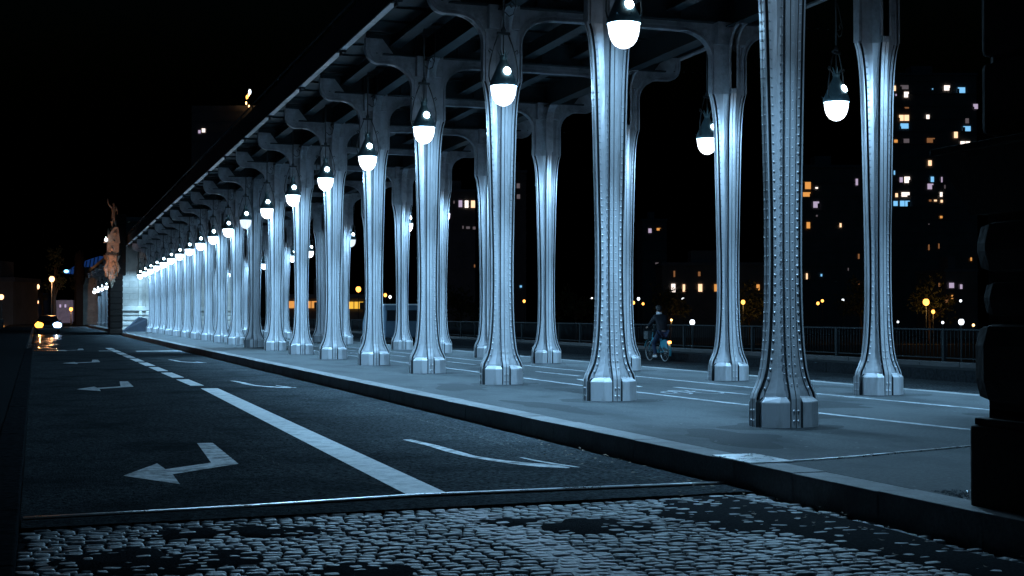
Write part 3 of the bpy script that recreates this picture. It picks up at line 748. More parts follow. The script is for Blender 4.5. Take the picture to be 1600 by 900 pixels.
def spot(name, loc, tgt, energy, col, ang=60, parent=None, rad=.1):
    d = bpy.data.lights.new(name, 'SPOT'); d.energy = energy; d.color = col; d.spot_size = R(ang); d.shadow_soft_size = rad; d.spot_blend = .6
    o = bpy.data.objects.new(name, d); COL.objects.link(o); o.location = loc
    o.rotation_euler = (Vector(tgt)-Vector(loc)).to_track_quat('-Z','Y').to_euler(); 
    if parent:
        o.parent = parent; o.location = Vector(loc)-parent.location
    return o
def floodlight(loc, tgt, energy, col, label, ang=50):
    e = empty('floodlight', loc); tag(e, label, 'floodlight')
    m = MB(); q = (Vector(tgt)-Vector(loc)).to_track_quat('-Z','Y').to_matrix().to_4x4()
    m.bbox(-.14,.14,-.1,.1,.03,.16,.02, q); m.build('housing', M['iron'], e)
    m = MB(); m.box(-.11,.11,-.07,.07,.012,.03, q); m.build('lit_glass', M['lamp_pink'], e)
    spot('beam', loc, tgt, energy, col, ang, e)
floodlight((4.4,105.6,2.8), (5.4,109.2,6.4), 420, (1,.42,.20), 'small warm floodlight aimed up at the carved figures', 62)
m = MB(); m.lathe([(0,.12),(.1,.1),(.13,0),(.1,-.1),(0,-.13)], 10); m.tube([(0,0,.1),(0,.5,.25)], .03, 6)
tag(m.build('wall_lantern', M['lamp_white'], None, (4.95,108.4,6.9)), 'small bright lantern beside the carved figures', 'lantern')

# blue tent by the pier
e = empty('tent', (7.3,110.8,0)); tag(e, 'dark blue tarpaulin tent pitched against the pale pier', 'tent')
m = MB(); m.add([(-1.0,-.9,0),(.85,-1.0,0),(.95,.9,0),(-1.0,1.0,0),(.25,-.5,1.12),(.8,-.6,.98),(.85,.5,1.0),(.25,.6,1.15),(-.35,-.7,.52),(-.35,.8,.55)],
    [(0,8,9,3),(8,4,7,9),(4,5,6,7),(5,1,2,6),(0,1,5,8),(8,5,4),(3,9,6,2),(9,7,6)]); m.build('tarpaulin', M['tarp'], e)
m = MB(); m.tube([(.3,-.52,0),(.28,-.52,1.16)], .02, 6); m.tube([(.3,.62,0),(.28,.62,1.18)], .02, 6); m.build('pole', M['iron'], e)

# second span and second pier, beyond the first
B1b = 7.35
for k, y in enumerate((124,134.4,144.8,155.2,165.6,176)):
    column(B1b, y, 0, 'riveted steel column beyond the far stone pier, %s from the pier' % ORD[k], 'columns beyond the stone pier', drop=-1.35)
    e = hang_lamp(B1b-.45, y+5, 4.28, 'lit globe lamp hanging beyond the far stone pier, %s from the pier' % ORD[k], 'lamps beyond the stone pier')
v2 = empty('metro_viaduct', (B1b,150,0)); tag(v2, 'next stretch of elevated viaduct continuing beyond the stone pier', 'viaduct')
m = MB(); m.box(-1.0,6.2,-31,42,6.44,6.7); m.box(-1.0,-.96,-31,42,6.1,7.0); m.build('deck', M['steel_up_shaded'], v2)
m = MB(); m.box(-1.08,-.9,-31,42,6.06,6.1); m.build('edge_flange', M['steel'], v2)
p2 = empty('stone_pier', (8,196,0)); tag(p2, 'smaller pale stone pier at the far end of the second span', 'pier')
m = MB(); courses(m, 5.9, 13, 192.5, 200, 1.95, 7.6, .5, .03, rnd, 1.4); ppart(m, 'wall', M['stone'], p2)
m = MB(); courses(m, 5.85, 13.1, 192.4, 200, -.1, 1.6, .42, .12, rnd, 8, .09, .05); m.bbox(5.7,13.2,192.2,200.1,1.6,1.94,.05); ppart(m, 'rusticated_base', M['stone'], p2)
m = MB(); m.bbox(5.0,5.86,190.5,200,-.2,9.5,.06); m.lathe([(.5,0),(.75,1.2),(.55,2.6),(.7,3.4),(.3,4.2),(0,4.6)], 12, (5.4,190.6,5.2)); ppart(m, 'buttress', M['darkstone'], p2)

# the dark pier at the right edge
np_ = empty('stone_pier', (7.1,6.0,0)); tag(np_, 'huge near black rusticated stone pier cut by the right edge of the photo', 'pier')
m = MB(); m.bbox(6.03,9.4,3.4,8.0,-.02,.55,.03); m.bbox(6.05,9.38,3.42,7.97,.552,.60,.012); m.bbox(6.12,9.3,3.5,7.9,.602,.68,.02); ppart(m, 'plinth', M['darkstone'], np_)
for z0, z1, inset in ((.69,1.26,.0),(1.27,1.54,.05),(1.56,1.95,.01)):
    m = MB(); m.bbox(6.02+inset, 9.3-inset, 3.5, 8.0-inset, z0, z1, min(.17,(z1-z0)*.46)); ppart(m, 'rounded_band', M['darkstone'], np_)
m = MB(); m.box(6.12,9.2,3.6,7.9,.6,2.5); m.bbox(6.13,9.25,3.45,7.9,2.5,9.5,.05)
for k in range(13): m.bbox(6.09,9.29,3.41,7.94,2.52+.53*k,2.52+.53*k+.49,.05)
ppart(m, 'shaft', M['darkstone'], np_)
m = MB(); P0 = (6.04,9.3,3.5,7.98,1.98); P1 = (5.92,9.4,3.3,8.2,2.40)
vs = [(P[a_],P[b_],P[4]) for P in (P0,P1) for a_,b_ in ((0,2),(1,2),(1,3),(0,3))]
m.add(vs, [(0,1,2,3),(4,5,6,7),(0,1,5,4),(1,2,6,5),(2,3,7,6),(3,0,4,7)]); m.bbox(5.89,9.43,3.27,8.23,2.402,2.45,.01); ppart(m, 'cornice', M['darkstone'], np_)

# ------------------------------------------------------------------ railings
def railing(x, y0, y1, zf, zt, label, panel=2.4, name='railing'):
    e = empty(name, (x,y0,zf)); tag(e, label, 'railing')
    H = zt-zf; k = int((y1-y0)/panel)
    m = MB(); m.bbox(-.035,.035,0,k*panel,H-.035,H+.01,.008); m.build('top_rail', M['rail'], e)
    bars = MB(); nb = 16
    for i in range(nb):
        yy = .12+(panel-.24)*i/(nb-1); bars.tube([(0,yy,.08),(0,yy,H-.04)], .011, 5)
    bars.box(-.012,.012,.06,panel-.06,.07,.10); b0 = bars.build('bar_panel', M['rail'], e)
    post = MB(); post.bbox(-.045,.045,-.045,.045,0,H-.03,.01); p0 = post.build('post', M['rail'], e)
    for i in range(1, k):
        cp(b0, e, (0,i*panel,0)); cp(p0, e, (0,i*panel,0))
    cp(p0, e, (0,k*panel,0))
    return e
M['rail'] = mat('railing_paint', (.014,.020,.023), .7, .1, .2, 8, spec=.2)
railing(21.0, 12, 160, .16, .95, 'long low green-grey metal railing along the far side of the bridge', name='railing')
m = MB(); y = 12
while y < 160: m.bbox(20.85,21.15,y+.005,y+1.595,.03,.16,.012); y += 1.6
tag(m.build('railing_plinth', mat('shaded_granite', (.03,.033,.036), .5, 0, .5, 4)), 'low granite plinth under the far railing with glinting top edge', 'plinth')  # granite darkened in colour for the dim far side
railing(-3.1, -4, 150, -.07, .9, 'dark metal railing at the left edge of the bridge')

# ------------------------------------------------------------------ cyclist
def bicycle(loc, rz):
    e = empty('bicycle', loc, rz); tag(e, 'teal city bicycle with lit red rear light ridden along the far road', 'bicycle')
    for yy, nm in ((0,'rear'),(1.08,'front')):
        m = MB(); m.tube([(0, yy+.33*math.cos(a), .335+.33*math.sin(a)) for a in [k*math.pi/12 for k in range(24)]], .022, 7, True); wz = m.build('wheel', M['tyre'], e)
        m = MB(); m.tube([(0, yy+.30*math.cos(a), .335+.30*math.sin(a)) for a in [k*math.pi/12 for k in range(24)]], .016, 6, True)
        for k in range(12):
            a = k*math.pi/6; m.tube([(0,yy,.335),(0,yy+.3*math.cos(a),.335+.3*math.sin(a))], .0025, 4)
        m.tube([(-.05,yy,.335),(.05,yy,.335)], .02, 6); m.build('rim', M['rim'], wz)
    m = MB(); m.tube([(0,.45,.30),(0,.28,.62),(0,.22,.85)], .022, 8); m.tube([(0,.45,.30),(0,.7,.42),(0,.88,.78)], .035, 8)
    m.tube([(.05,0,.335),(.04,.45,.30)], .014, 6); m.tube([(-.05,0,.335),(-.04,.45,.30)], .014, 6); m.tube([(.05,0,.335),(.03,.27,.65)], .012, 6); m.tube([(-.05,0,.335),(-.03,.27,.65)], .012, 6)
    m.tube([(0,.86,.95),(0,.90,.72),(.05,.98,.55),(.05,1.08,.335)], .016, 6); m.tube([(0,.90,.72),(-.05,.98,.55),(-.05,1.08,.335)], .016, 6); m.build('frame', M['teal'], e)
    for yy, a0, a1 in ((0,40,200),(1.08,20,150)):
        m = MB()
        P = [(yy+.385*math.cos(R(a0+(a1-a0)*i/10)), .335+.385*math.sin(R(a0+(a1-a0)*i/10))) for i in range(11)]
        m.strip(P, .035, .012, axis='x'); m.build('mudguard', M['teal'], e)
    m = MB()
    m.prism([(-.28,.42),(-.18,.66),(.05,.72),(.24,.62),(.2,.42),(0,.5)], -.045, -.038, 'x'); m.prism([(-.28,.42),(-.18,.66),(.05,.72),(.24,.62),(.2,.42),(0,.5)], .038, .045, 'x')
    m.build('skirt_guard', M['teal'], e)
    m = MB(); m.tube([(0,.86,.95),(0,.85,1.06)], .018, 6); m.tube([(-.28,.70,1.08),(-.22,.78,1.10),(0,.86,1.06),(.22,.78,1.10),(.28,.70,1.08)], .014, 6); m.build('handlebar', M['iron'], e)
    m = MB(); m.box(-.16,.16,.93,.95,.72,1.0); m.box(-.16,.16,.95,1.2,.72,.735); m.box(-.16,-.145,.95,1.2,.735,.98); m.box(.145,.16,.95,1.2,.735,.98); m.box(-.145,.145,1.185,1.2,.735,.95); m.build('basket', M['iron'], e)
    m = MB(); m.bbox(-.09,.09,.08,.34,.86,.92,.03); m.build('saddle', M['tyre'], e)
    m = MB(); m.bbox(-.045,.045,-.36,-.30,.60,.68,.015); m.build('rear_light', M['redlight'], e)
    m = MB(); m.bbox(-.05,.05,-.295,-.2,.60,.68,.015); m.build('light_housing', M['shoe'], e)
    m = MB(); m.tube([(-.12,.45,.14),(-.06,.45,.30),(.06,.45,.30),(.12,.45,.46)], .012, 6); m.box(-.2,-.1,.40,.50,.125,.145); m.box(.1,.2,.40,.50,.455,.475); m.build('pedal_crank', M['iron'], e)
    return e
CY = (19.05, 40.6, RZ)
bicycle(CY, .03)
pe = empty('person', CY, .03); tag(pe, 'cyclist in dark jacket, blue jeans and white shoes riding away on the far road', 'person')
J = dict(pelvis=(0,.20,.98), waist=(0,.22,1.12), chest=(0,.33,1.36), neck=(0,.40,1.52), headb=(0,.43,1.60), head=(0,.44,1.70),
   ls=(-.17,.36,1.44), le=(-.26,.50,1.22), lw=(-.27,.66,1.12), rs=(.17,.36,1.44), re=(.26,.50,1.22), rw=(.27,.66,1.12),
   lh=(-.10,.20,.93), lk=(-.12,.58,.58), la=(-.13,.40,.22), lt=(-.14,.52,.16), rh=(.10,.20,.93), rk=(.12,.62,.82), ra=(.13,.42,.56), rt=(.14,.54,.50))
body = fig(J, [('pelvis','waist'),('waist','chest'),('chest','neck'),('neck','headb'),('headb','head'),('chest','ls'),('ls','le'),('le','lw'),('chest','rs'),('rs','re'),('re','rw'),
   ('pelvis','lh'),('lh','lk'),('lk','la'),('la','lt'),('pelvis','rh'),('rh','rk'),('rk','ra'),('ra','rt')],
   dict(pelvis=(.15,.12),waist=(.14,.10),chest=(.18,.12),neck=.055,headb=(.075,.085),head=(.078,.098),ls=.07,le=.048,lw=.03,rs=.07,re=.048,rw=.03,
        lh=.09,lk=.062,la=.04,lt=.032,rh=.09,rk=.062,ra=.04,rt=.032), M['skin'], 'body', pe)
S2 = lambda r_, s_: tuple(x+s_ for x in r_) if isinstance(r_, tuple) else r_+s_
jk = {k:J[k] for k in ('waist','chest','neck','ls','le','lw','rs','re','rw')}; jk['hem'] = (0,.19,.98)
fig({k:jk[k] for k in ('waist','hem','chest','neck','ls','le','lw','rs','re','rw')}, [('waist','hem'),('waist','chest'),('chest','neck'),('chest','ls'),('ls','le'),('le','lw'),('chest','rs'),('rs','re'),('re','rw')],
   dict(waist=(.18,.14),hem=(.18,.15),chest=(.21,.15),neck=.075,ls=.09,le=.066,lw=.05,rs=.09,re=.066,rw=.05), M['jacket'], 'jacket', pe)
jn = {k:J[k] for k in ('pelvis','lh','lk','la','rh','rk','ra')}
fig(jn, [('pelvis','lh'),('lh','lk'),('lk','la'),('pelvis','rh'),('rh','rk'),('rk','ra')], dict(pelvis=(.165,.135),lh=.105,lk=.08,la=.058,rh=.105,rk=.08,ra=.058), M['jeans'], 'jeans', pe)
def ell(m, c, r_, n=12):
    prof = [(max(.002,math.sin(math.pi*i/10)), -math.cos(math.pi*i/10)) for i in range(11)]
    m.lathe(prof, n, mt=Matrix.Translation(c) @ Matrix.Diagonal((*r_,1)))
m = MB(); ell(m, (0,.425,1.735), (.105,.12,.095)); ell(m, (0,.38,1.68), (.09,.07,.08)); m.build('hair', M['hair'], pe)
m = MB(); m.lathe([(.085,1.50),(.095,1.56),(.082,1.60)], 12, (0,.41,0)); m.build('scarf', M['shoe'], pe)
for s_, f in ((-1,J['la']),(1,J['ra'])):
    m = MB(); ell(m, (f[0],f[1]+.07,f[2]-.045), (.05,.14,.05)); m.build('shoe', M['shoe'], pe)
for s_ in (-1,1):                                    # hands with five curled fingers on the grips
    wr = Vector((s_*.27,.66,1.12)); m = MB(); ell(m, wr+Vector((0,.045,-.005)), (.04,.05,.022), 10)
    for q in range(4):
        x0 = wr.x+(-.03+.02*q); l_ = .03+.006*(1-abs(q-1.2))
        m.tube([(x0,wr.y+.075,wr.z),(x0,wr.y+.075+l_,wr.z-.004),(x0,wr.y+.082+l_,wr.z-.03),(x0,wr.y+.07,wr.z-.045)], [.0095,.009,.0085,.007], 6)
    m.tube([(wr.x-s_*.03,wr.y+.03,wr.z-.005),(wr.x-s_*.055,wr.y+.06,wr.z-.02),(wr.x-s_*.045,wr.y+.085,wr.z-.035)], [.011,.010,.008], 6)
    m.build('hand', M['skin'], pe)
m = MB(); m.bbox(-.09,.04,.03,.06,.97,1.02,.01); m.build('belt_reflector', M['rim'], pe)

# ------------------------------------------------------------------ vehicles
def car(loc, rz, label, lens):
    e = empty('parked_car' if 'parked' in label else 'car', loc, rz); tag(e, label, 'car')
    prof = [(-2.0,.35),(-2.05,.62),(-1.98,.82),(-1.0,.95),(-.35,1.40),(.9,1.46),(1.6,1.30),(1.95,.95),(2.0,.5),(1.95,.32)]   # y, z ; front at -y
    m = MB(); k = len(prof); rings = []
    for x, sc in ((-.88,.0),(-.84,1.0),(.84,1.0),(.88,.0)):
        ring = []
        for y, z in prof:
            zz = z if sc else z-(.03 if z < 1 else .09); tw = 1.0
            xx = x if z < 1.0 else x*.80
            ring.append((xx, y*(.985 if not sc else 1), zz))
        rings.append(ring)
    vs = [v for r_ in rings for v in r_]; fs = []
    for j in range(3):
        for i in range(k): fs.append((j*k+i, j*k+(i+1)%k, (j+1)*k+(i+1)%k, (j+1)*k+i))
    fs += [tuple(range(k)), tuple(range(3*k,4*k))]; m.add(vs, fs); m.build('body', M['carpaint'], e)
    m = MB(); m.add([(-.70,-1.0,.975),(.70,-1.0,.975),(.64,-.40,1.375),(-.64,-.40,1.375)], [(0,1,2,3)])
    m.v = [(x,y-.035,z+.02) for x,y,z in m.v]; m.build('windscreen', M['glass'], e)
    m = MB(); m.bbox(-.82,.82,-2.1,-2.0,.30,.48,.03); m.build('bumper', M['iron'], e)
    m = MB(); m.box(-.35,.35,-2.075,-2.06,.56,.68); m.build('grille', M['iron'], e)
    for sx_ in (-1,1):
        m = MB(); ell(m, (sx_*.68,-2.0,.68), (.34,.10,.24)); m.build('headlight', lens[0] if sx_ < 0 else lens[1], e)
        m = MB(); m.bbox(sx_*.95-.07,sx_*.95+.07,-.85,-.75,.95,1.08,.02); m.build('mirror', M['carpaint'], e)
        for yy in (-1.3,1.3):
            m = MB(); mt = Matrix.Translation((sx_*.80,yy,.32)) @ Matrix.Rotation(math.pi/2,4,'Y')
            m.lathe([(.2,-.1),(.31,-.1),(.32,-.05),(.32,.05),(.31,.1),(.2,.1)], 18, mt=mt); wz = m.build('wheel', M['tyre'], e)
            m = MB(); m.lathe([(0,.06),(.2,.07),(.21,-.07),(0,-.06)], 14, mt=mt); m.build('rim', M['rim'], wz)
    return e
c1 = car((.95,119,RZ), 0, 'oncoming car with glaring warm and bluish headlights on the dark road', (M['head_warm'], M['head_white']))
m = MB(); m.bbox(-.84,-.72,-2.0,-1.93,.86,.95,.02); m.build('indicator', M['indicator'], c1)
for sx_, col, en in ((-1,(1,.5,.15),220),(1,(.9,.55,.25),220)):
    spot('beam', (.95+sx_*.66, 116.9, RZ+.68), (.95+sx_*.5, 96, RZ-.3), en, col, 40, c1, .08)
# van in the far road, seen between columns
ve = empty('van', (17.7,71.5,RZ)); tag(ve, 'pale blue van standing on the far road, seen between columns', 'van')
m = MB(); m.bbox(-.95,.95,-2.4,1.5,.35,2.05,.1); m.prism([(1.45,.35),(1.45,2.0),(1.9,1.9),(2.35,1.25),(2.55,1.1),(2.6,.4)], -.93, .93, 'x'); m.build('body', M['van'], ve)
m = MB(); m.bbox(-.96,.96,-2.41,1.52,2.0,2.06,.02); m.build('roof_rim', M['shoe'], ve)
for sx_ in (-1,1):
    for yy in (-1.5,1.6):
        m = MB(); mt = Matrix.Translation((sx_*.86,yy,.34)) @ Matrix.Rotation(math.pi/2,4,'Y'); m.lathe([(.18,-.1),(.33,-.1),(.34,0),(.33,.1),(.18,.1)], 16, mt=mt); m.build('wheel', M['tyre'], ve)
for sx_ in (-1,1):
    m = MB(); m.box(sx_*.5-.3,sx_*.5+.3,-2.415,-2.405,1.2,1.75); m.build('rear_window', M['glass'], ve)

# ------------------------------------------------------------------ city beyond the river
CR = cam.rotation_euler.to_matrix()
def at(px, py, D):
    """point at distance D (along the view axis on the ground) for a pixel of the 1600x900 photo"""
    d = CR @ Vector(((px-800)/FPX, (450-py)/FPX, -1)); f = Vector((math.sin(YAW), math.cos(YAW), 0))
    t = D/(d.dot(f)); return cam.location + d*t
def building(name, label, cat, px0, px1, ptop, D, wins, depth=18, floor=3.0, mt='bld', roof=True, base=-9.2):
    a = at(px0, 500, D); b = at(px1, 500, D); zt = at((px0+px1)/2, ptop, D).z; c = (a+b)/2
    e = empty(name, (c.x, c.y, base), -YAW); tag(e, label, cat); W = (b-a).length/2; H = zt-base
    m = MB(); m.box(-W, W, 0, depth, 0, H)
    z = floor
    while z < H-1: m.box(-W-.12, W+.12, -.18, depth+.1, z-.12, z+.06); z += floor
    m.build('wall', M[mt], e)
    if roof: m = MB(); m.box(-W-.3, W+.3, -.3, depth+.3, H+.002, H+.6); m.box(-W*.4, W*.1, 4, 9, H+.6, H+3.0); m.build('roof', M['roof'], e)
    inv = Matrix.Rotation(YAW, 3, 'Z')
    for (x, y, w_, h_, mm) in wins:
        p_ = at(x, y, D); q = inv @ (p_-Vector((c.x,c.y,base))); s_ = D/FPX; hw, hh = w_*s_/2, h_*s_/2
        mb = MB(); mb.cur = 1; mb.box(q.x-hw, q.x+hw, -.26, -.22, q.z-hh, q.z+hh)
        mb.cur = 0; t = min(.12, hw*.2)
        mb.box(q.x-hw-t, q.x-hw, -.34, -.18, q.z-hh-t, q.z+hh+t); mb.box(q.x+hw, q.x+hw+t, -.34, -.18, q.z-hh-t, q.z+hh+t)
        mb.box(q.x-hw, q.x+hw, -.34, -.18, q.z+hh, q.z+hh+t); mb.box(q.x-hw, q.x+hw, -.34, -.18, q.z-hh-t, q.z-hh)
        nm = int(hw*2/1.1)
        for i in range(1, nm): xx = q.x-hw+2*hw*i/nm; mb.box(xx-.06, xx+.06, -.30, -.262, q.z-hh, q.z+hh)
        rr = random.Random(int(x*7+y)); 
        if hw > .5:      # half drawn curtain or furniture silhouette behind the glass edge
            cw = hw*rr.uniform(.2,.6); sx_ = rr.choice((-1,1)); mb.box(min(q.x+sx_*hw,q.x+sx_*(hw-cw)), max(q.x+sx_*hw,q.x+sx_*(hw-cw)), -.285, -.268, q.z-hh, q.z-hh+2*hh*rr.uniform(.3,1))
        mb.build('window', [M['bld'], M[mm]], e)
    return e
c1_ = lambda L: [(1230+x/4.324, 100+y/4.324, w_/4.324, h_/4.324, m_) for x,y,w_,h_,m_ in L]
c4_ = lambda L: [(1260+x/3.914, 290+y/3.914, w_/3.914, h_/3.914, m_) for x,y,w_,h_,m_ in L]
TA = c1_([(722,165,20,35,'win_warm'),(790,158,55,28,'win_dim'),(803,208,32,38,'win_white'),(733,210,8,14,'win_lilac'),(805,297,30,10,'win_dimorange'),
 (787,365,68,40,'win_warm'),(790,420,55,35,'win_blue'),(732,522,24,20,'win_orange'),(800,520,45,28,'win_dim'),(980,170,8,8,'win_blue'),
 (1077,163,40,35,'win_white'),(1175,178,50,38,'win_blue'),(1270,288,32,34,'win_lilac'),(948,358,22,28,'win_white'),(1213,385,24,34,'win_dim'),(1212,438,50,34,'win_blue'),
 (1137,480,26,42,'win_warm'),(968,517,55,32,'win_dimorange'),(1200,537,66,28,'win_white'),(962,670,24,36,'win_warm'),(722,735,10,28,'win_blue'),
 (768,783,22,34,'win_lilac'),(808,783,38,42,'win_white'),(978,780,22,36,'win_blue'),(1042,782,10,36,'win_lilac'),(965,828,40,38,'win_lilac'),(1063,830,8,24,'win_dim'),
 (737,887,18,26,'win_warm'),(797,882,55,30,'win_white'),(1038,882,18,30,'win_white')]) + c4_([(545,110,30,30,'win_blue'),(600,110,60,34,'win_blue'),
 (755,92,16,12,'win_dimorange'),(787,92,18,10,'win_warm'),(825,96,14,16,'win_warm'),(822,193,16,14,'win_orange'),(747,378,8,34,'win_dimorange'),(808,370,8,30,'win_dimorange'),
 (1005,450,10,20,'win_orange'),(747,236,6,6,'win_dim')])
building('tower_block', 'dark high-rise tower with many scattered lit windows at the right', 'tower block', 1393, 1528, 118, 330, TA)
TB = c1_([(132,822,52,48,'win_orange'),(130,882,52,30,'win_orange'),(197,838,18,10,'win_white'),(468,798,16,44,'win_lilac')])+c4_([(58,117,36,38,'win_lilac'),(62,185,10,10,'win_dim'),
 (10,243,22,38,'win_orange'),(207,243,12,24,'win_warm'),(318,433,10,30,'win_dimorange'),(254,512,6,16,'win_dim'),(90,548,10,14,'win_blue'),(1,555,10,36,'win_warm'),(320,600,6,34,'win_dimorange')])
building('apartment_building', 'dark apartment block with orange windows between the nearest column and the next', 'apartment block', 1250, 1352, 262, 300, TB)
c6 = lambda L: [(680+x/3.214, 260+y/3.214, w_/3.214, h_/3.214, m_) for x,y,w_,h_,m_ in L]
building('apartment_building', 'dark block with three cream windows in a row between columns', 'apartment block', 690, 742, 300, 320,
  c6([(127,188,18,34,'win_lilac'),(158,190,18,36,'win_white'),(190,190,20,36,'win_warm'),(95,180,6,14,'win_dim'),(140,306,6,14,'win_dim'),(165,308,18,12,'win_dim'),(196,310,14,14,'win_dim'),(64,248,22,26,'win_lilac'),(198,500,6,14,'win_dimorange')]))
building('apartment_building', 'dark slim block with two faint grey windows, left of the second rear column', 'apartment block', 800, 822, 270, 330,
  c6([(417,98,16,24,'win_dim'),(418,152,16,22,'win_dim'),(430,603,10,10,'win_blue')]))
building('town_house', 'low house with a row of four warm windows above the cyclist', 'house', 1035, 1200, 415, 260,
  c6([(1195,611,20,42,'win_white'),(1248,611,12,36,'win_warm'),(1330,610,20,38,'win_warm'),(1408,610,16,36,'win_orange'),(1200,540,8,30,'win_dimorange'),(1325,540,12,22,'win_dimorange')])+
  [(1184,449,5,9,'win_orange')], depth=12)
building('apartment_building', 'distant dark block with one orange and one white window under the viaduct', 'apartment block', 1004, 1042, 345, 420,
  c6([(1078,323,16,22,'win_lilac'),(1122,316,20,12,'win_orange'),(1113,488,16,10,'win_dim')]))
building('riverside_pavilion', 'long low pavilion with glowing yellow glass wall behind the columns', 'pavilion', 448, 568, 466, 210,
  [(475,476,46,11,'win_orange'),(513,476,20,11,'win_yellow'),(546,477,44,11,'win_yellow')], depth=8, floor=20)
building('apartment_building', 'dark riverside block with whitish and orange windows low at the right', 'apartment block', 1478, 1526, 425, 250,
  [(1486,446,8,8,'win_lilac'),(1501,448,4,7,'win_lilac'),(1467,445,3,6,'win_dimorange'),(1487,464,3,6,'win_orange'),(1478,469,6,9,'win_dimorange')])
building('tower_block', 'far dark tower with a pair of small pink windows left of the viaduct', 'tower block', 298, 398, 165, 420,
  [(312,206,4,5,'win_lilac'),(318,204,6,6,'win_white')], roof=False)
p_ = at(385, 165, 420)
be = empty('rooftop_beacon', p_); tag(be, 'bright warm beacon mast on top of the far left tower', 'beacon')
m = MB(); m.tube([(0,-2,-1),(0,-2,3)], .25, 6); m.build('mast', M['iron'], be)
for dx, dz, r_, mt in ((.9,5.2,1.0,'lamp_white'),(-.1,3.0,.9,'lamp_orange'),(.5,4.0,.7,'lamp_pink'),(-.4,.6,.6,'beacon'),(.6,-.6,.5,'beacon')):
    m = MB(); ell(m, (dx*.8,-2,dz*.75), (r_*.42,r_*.42,r_*.8)); m.build('light', M[mt], be)

# far banks
for nm, D in (('far_bank', 205),):
    m = MB()
    a = at(430, 500, 200); b = at(1700, 500, 200); d = Vector((math.sin(YAW), math.cos(YAW), 0))
    pts = [(a.x,a.y),(b.x,b.y),((b+d*500).x,(b+d*500).y),((a+d*500).x,(a+d*500).y)]
    m.prism(pts, -9.3, -3.0); struct(m, 'far_bank', M['ground'])
m = MB(); m.prism([(-120,250),(60,250),(60,600),(-120,600)], -9.3, -.3); struct(m, 'city_ground', M['ground'])

def street_lamp(px, py, D, label, mt, r_=.28, zf=-3.0, light=0, group='street lamps across the river', col=(1,.5,.15), round_=True):
    p_ = at(px, py, D); e = empty('street_lamp', (p_.x,p_.y,zf)); tag(e, label, 'street lamp', group); h = p_.z-zf
    m = MB(); m.lathe([(.12,0),(.11,.6),(.06,.9),(.05,h-r_)], 8); m.build('post', M['iron'], e)
    m = MB(); ell(m, (0,0,h), (r_,r_,r_*1.15), 10); m.build('lantern', M[mt], e)
    m = MB(); m.lathe([(0,h+r_*1.5),(r_*.7,h+r_*1.12),(r_*.9,h+r_*1.0),(0,h+r_*1.05)], 8); m.build('lamp_hood', M['iron'], e)
    if light:
        d = bpy.data.lights.new('glow', 'POINT'); d.energy = light; d.color = col; d.shadow_soft_size = r_*1.2
        o = bpy.data.objects.new('glow', d); COL.objects.link(o); o.parent = e; o.location = (0,-r_*2,h-r_*1.8)
    return e
SL = [(560,452,190,'large orange street lamp above the yellow pavilion','lamp_orange',.36),(602,461,215,'orange street lamp right of the pavilion, left of a white one','lamp_orange',.26),
 (609.5,464,215,'white street lamp just right of an orange one beyond the van','lamp_white',.22),(819,470.6,215,'small orange lamp seen right of the third column','lamp_orange',.22),
 (925,466.6,215,'small white lamp just left of the second column','lamp_white',.18),(989.6,473,215,'orange lamp peeping out right of the second column','lamp_orange',.25),
 (997.7,467,230,'white lamp above and right of the orange one by the second column','lamp_white',.24),(1004.8,474.7,215,'small yellow lamp right of the second column','lamp_orange',.20),
 (1067,467,215,'white lamp below the house windows','lamp_white',.22),(1317,469,230,'white lamp between the two rightmost columns','lamp_white',.2),
 (1501,470,230,'white lamp above the quay globe at the right','lamp_white',.2),(1285,470,240,'dim orange lamp right of the nearest column','lamp_orange',.24),(1278,474,240,'yellow lamp touching the right of the nearest column','lamp_orange',.26)]
for q in SL: street_lamp(q[0], q[1], q[2], q[3], q[4], q[5])
for q in [(1081.7,503.6,70,'bright white globe lamp on the quay right of the cyclist','lamp_white',.13),(1403,503,110,'tiny white quay lamp right of the second rear column','lamp_white',.08),
          (1473,504,100,'small white quay lamp left of the largest globe at the right','lamp_white',.09),(1502,503,70,'large white quay globe near the dark pier','lamp_white',.14),(1521,508,90,'dim orange quay lamp beside the dark pier','beacon',.08)]:
    street_lamp(q[0], q[1], q[2], q[3], q[4], q[5], zf=-9.0, group='quay lamps')

